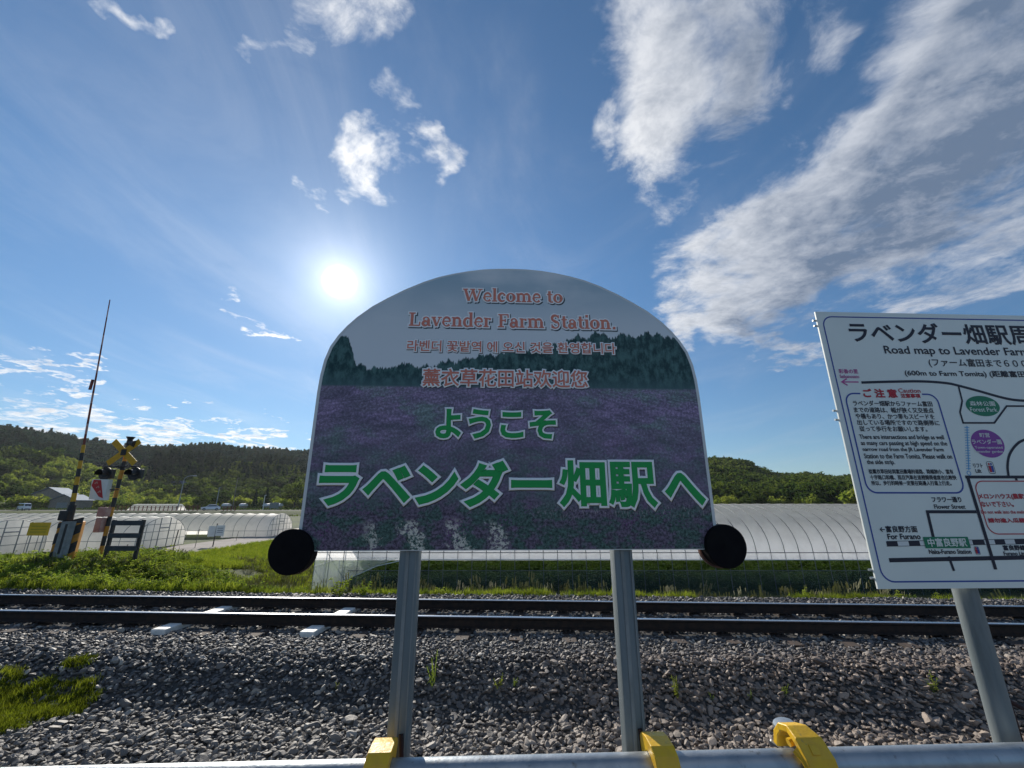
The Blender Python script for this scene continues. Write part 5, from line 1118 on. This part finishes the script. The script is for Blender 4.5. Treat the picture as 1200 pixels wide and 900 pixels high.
hedge(-150, 90, 106.5, .25, 'verge_growth', 'dark weedy growth on the bank of the far road'); hedge(-190, 60, 150, 1.5, 'field_hedge', 'low hedge lines across the far fields')

# near vegetation sources
def tuft_mesh(seed, n, h, spread, lm, wd=.006, bend=.5, head=False):
    r = random.Random(seed); V = []; Fc = []
    for i in range(n):
        a = r.uniform(0, 6.28); bx_, by_ = r.gauss(0, spread), r.gauss(0, spread); hh = h*r.uniform(.55, 1.1); ln = bend*r.uniform(.2, 1)*hh; k = len(V); pa = a+pi/2
        for f, w in ((0, 1), (.45, .85), (.8, .5), (1, .05)):
            ox = bx_+cos(a)*ln*f*f; oy = by_+sin(a)*ln*f*f; z = hh*f*(1-.12*f); V += [(ox-cos(pa)*wd*w, oy-sin(pa)*wd*w, z), (ox+cos(pa)*wd*w, oy+sin(pa)*wd*w, z)]
        for j in range(3): Fc.append((k+2*j, k+2*j+1, k+2*j+3, k+2*j+2))
        if head:
            for q_ in range(7):
                zz = hh*(.75+.035*q_); k2 = len(V); ww = .010; V += [(ox-ww, oy, zz), (ox, oy-ww, zz+.012), (ox+ww, oy, zz+.03), (ox, oy+ww, zz+.018)]; Fc.append((k2, k2+1, k2+2, k2+3))
    me = bpy.data.meshes.new('tuft'); me.from_pydata(V, [], Fc); me.materials.append(lm); return me
def weed_mesh(seed, n, h, leaf, lm, rad=.16):
    r = random.Random(seed); V = []; Fc = []
    for s in range(max(3, n//14)):
        a = r.uniform(0, 6.28); d0 = r.uniform(0, rad*.5); lean = r.uniform(.1, .5); hh = h*r.uniform(.55, 1.05)
        tip = lambda f: Vector((cos(a)*(d0+lean*hh*f*f), sin(a)*(d0+lean*hh*f*f), hh*f))
        k = len(V)
        for f in (0, .5, 1):
            p = tip(f); V += [tuple(p+Vector((-.004, 0, 0))), tuple(p+Vector((.004, 0, 0)))]
        Fc += [(k, k+1, k+3, k+2), (k+2, k+3, k+5, k+4)]
        for q_ in range(14):
            f = r.uniform(.15, 1.0); p = tip(f); la = a+q_*2.4+r.uniform(-.4, .4); L_ = leaf*r.uniform(.6, 1.2)*(1.1-.4*f); up_ = r.uniform(-.1, .55)
            dr = Vector((cos(la), sin(la), up_)).normalized(); sd = Vector((-sin(la), cos(la), 0)); k = len(V)
            V += [tuple(p), tuple(p+dr*L_*.5+sd*L_*.28+Vector((0, 0, .01))), tuple(p+dr*L_-Vector((0, 0, L_*.25))), tuple(p+dr*L_*.5-sd*L_*.28+Vector((0, 0, .01)))]; Fc.append((k, k+1, k+2, k+3))
    me = bpy.data.meshes.new('weed'); me.from_pydata(V, [], Fc); me.materials.append(lm); return me
WE = [source('weed', weed_mesh(300+i, 70, .30, .085, LM['weed'])) for i in range(5)]; GR = [source('grass_tuft', tuft_mesh(320+i, 34, .24, .07, LM['grass'], .005)) for i in range(4)]
LW = [source('lawn_tuft', tuft_mesh(330+i, 42, .075, .035, LM['lawn'], .0022, .35)) for i in range(4)]; SH = [source('seed_grass', tuft_mesh(340+i, 9, .34, .06, LM['dry'], .0025, .35, True)) for i in range(3)]
def spread(name, x, y, hs, variants, lab, cat, sink=.01, tilt=.15):
    n = len(x); s = rng.uniform(*hs, n); z = H(x, y)-sink
    o = scatter(name, np.stack([x, y, z], -1), np.stack([rng.normal(0, tilt, n), rng.normal(0, tilt, n), rng.uniform(0, 6.28, n)], -1), np.stack([s, s, s*rng.uniform(.8, 1.25, n)], -1), variants); o['label'] = lab; o['category'] = cat
def cand(n, x0, x1, y0, y1): return rng.uniform(x0, x1, n), rng.uniform(y0, y1, n)
def offlane(x, y): return (abs(x-road_x(y)) > 2.35) | (y < 9.6)
x, y = cand(22000, -26, -3.5, 9.2, 19); yt = y-(7.5-.05*x)
k = offlane(x, y) & (yt > 2.15) & (y < 15.2+.6*vnoise(x, y, 1.0, 41)) & (x < -5.0-.30*(y-9)) & (vnoise(x, y, 1.3, 11)*.65+vnoise(x, y, .5, 12)*.35 > .36); spread('bank_weeds', x[k], y[k], (.45, 1.15), WE, 'bright green leafy weeds covering the bank beyond the track', 'weeds')
x, y = cand(30000, -26, -3.0, 9.1, 20); yt = y-(7.5-.05*x); k = offlane(x, y) & (yt > 2.0) & (x < -4.0-.1*(y-9)) & (vnoise(x, y, 1.1, 31)*.6+vnoise(x, y, .4, 32)*.4 > .30) & ~((x > -10.5) & (y > 12.2) & (vnoise(x, y, .9, 33) > .35)); spread('bank_grass', x[k], y[k], (.5, 1.1), GR, 'tufted grass on the bank beyond the track', 'grass')
x, y = cand(15000, -8, 15, 9.3, 12.2); yt = y-(7.5-.05*x); k = (yt > 2.0) & (vnoise(x, y, .9, 13) > .33); spread('shoulder_grass', x[k], y[k], (.35, .8), GR, 'grass at the foot of the ballast in front of the greenhouse', 'grass')
x, y = cand(1500, -8, 15, 9.45, 10.8); yt = y-(7.5-.05*x); k = (yt > 2.1) & (vnoise(x, y, .8, 14) > .55); spread('shoulder_weeds', x[k], y[k], (.3, .75), WE, 'scattered weeds at the foot of the ballast', 'weeds')
x, y = cand(520, -6, 15, 9.5, 10.6); yt = y-(7.5-.05*x); k = (yt > 2.15) & (vnoise(x, y, 1.4, 15) > .42); spread('seed_grass', x[k], y[k], (.7, 1.25), SH, 'pale seeding grasses standing beyond the far rail', 'grass', tilt=.1)
x, y = cand(2600, -13, -4, 11.5, 21); k = offlane(x, y) & (vnoise(x, y, 1.6, 17) > .5); spread('dry_grass', x[k], y[k], (.5, 1.1), SH, 'dry brown stems on the falling end of the bank', 'grass', tilt=.3)
x, y = cand(16000, -22, -3, 18, 44); k = offlane(x, y); spread('field_grass', x[k], y[k], (.5, 1.2), GR, 'green grass beside the lane below the bank', 'grass')
x, y = cand(5200, GX0+.3, 22, GY0+.5, GY0+GW-.4); k = (abs((y-GY0) % 1.35-.67) < .34); spread('crop_rows', x[k], y[k], (1.4, 2.4), [source('crop', weed_mesh(360+i, 70, .30, .10, LM['crop'])) for i in range(3)], 'green crop plants growing inside the long greenhouse', 'crop plants')
# grass growing through the ballast bottom left: three patches
def inpoly(x, y, P):
    c = np.zeros(len(x), bool); j = len(P)-1
    for i in range(len(P)):
        xi, yi = P[i]; xj, yj = P[j]; c ^= ((yi > y) != (yj > y)) & (x < (xj-xi)*(y-yi)/(yj-yi+1e-12)+xi); j = i
    return c
for n_, poly in (('ballast_grass', [(-60, 808), (20, 812), (60, 806), (92, 802), (104, 812), (92, 822), (84, 842), (50, 848), (22, 858), (-60, 866)]), ('ballast_grass', [(62, 780), (82, 775), (106, 783), (96, 788), (80, 792), (62, 794)]), ('ballast_grass', [(-40, 800), (0, 798), (14, 791), (32, 796), (20, 803), (-40, 806)])):
    G2 = [tuple(hit(a, b_).xy) for a, b_ in poly]; xs_ = [g[0] for g in G2]; ys_ = [g[1] for g in G2]; n = int((max(xs_)-min(xs_))*(max(ys_)-min(ys_))*1500); x, y = cand(n, min(xs_), max(xs_), min(ys_), max(ys_)); jx = (vnoise(x, y, .12, 20)-.5)*.30+(vnoise(x, y, .05, 26)-.5)*.10; k = inpoly(x+jx, y+jx, G2) & (vnoise(x, y, .16, 21)*.6+vnoise(x, y, .07, 25)*.4 > .36)
    spread(n_, x[k], y[k], (.45, 1.35), LW, {0: 'fine bright green grass growing over the ballast at the lower left'}.get(0), 'grass', sink=-.005, tilt=.25)
# single weeds in the ballast
for px, py, s, lab in ((508, 806, .75, 'tall feathery weed in the ballast right of the left sign post'), (585, 812, .34, 'small weed sprout in the ballast between the sign posts'), (605, 808, .26, 'thin sprout just right of the small weed between the posts'), (794, 824, .46, 'bright leafy weed in the ballast right of the right sign post'), (835, 824, .20, 'tiny sprout beside the bright leafy weed'),
                       (920, 818, .32, 'weed sprout above the silver cap'), (1098, 815, .40, 'pale weed in the ballast left of the map board post'), (394, 811, .2, 'tiny weed left of the left sign post'), (880, 822, .2, 'tiny yellowish sprout left of the weed above the silver cap')):
    p = hit(px, py); m_ = weed_mesh(int(px), 56 if s > .4 else 42, .30, .07 if s < .6 else .04, LM['light'], .10); o = bpy.data.objects.new('weed', m_); COL.objects.link(o); o.location = p+Vector((0, 0, .01)); s *= 1.35; o.scale = (s, s, s*1.15); tag(o, lab, 'weed', 'weeds growing in the ballast')
for px, py, s, lab in ((398, 699, 1.3, 'leafy weed at the greenhouse corner beyond the rails'), (425, 699, .9, 'low weed clump right of the greenhouse corner weed')):
    p = hit(px, py); m_ = weed_mesh(int(px), 90, .34, .09, LM['weed'], .2); o = bpy.data.objects.new('weed', m_); COL.objects.link(o); o.location = p; o.scale = (s, s, s); tag(o, lab, 'weed', 'weeds beyond the far rail')

# ------------------------------------------------------------------ air
hz = MB(); hz.box((0, 900, 100), (4600, 3400, 210)); ho_ = hz.build('haze', 'white'); ho_['kind'] = 'stuff'
hm = bpy.data.materials.new('haze'); hm.use_nodes = True; t = hm.node_tree; t.nodes.clear(); pv = t.nodes.new('ShaderNodeVolumePrincipled'); oo = t.nodes.new('ShaderNodeOutputMaterial')
pv.inputs['Color'].default_value = (.86, .92, 1, 1); pv.inputs['Density'].default_value = .00008; pv.inputs['Anisotropy'].default_value = .3; t.links.new(pv.outputs[0], oo.inputs['Volume'])
ho_.data.materials.clear(); ho_.data.materials.append(hm)
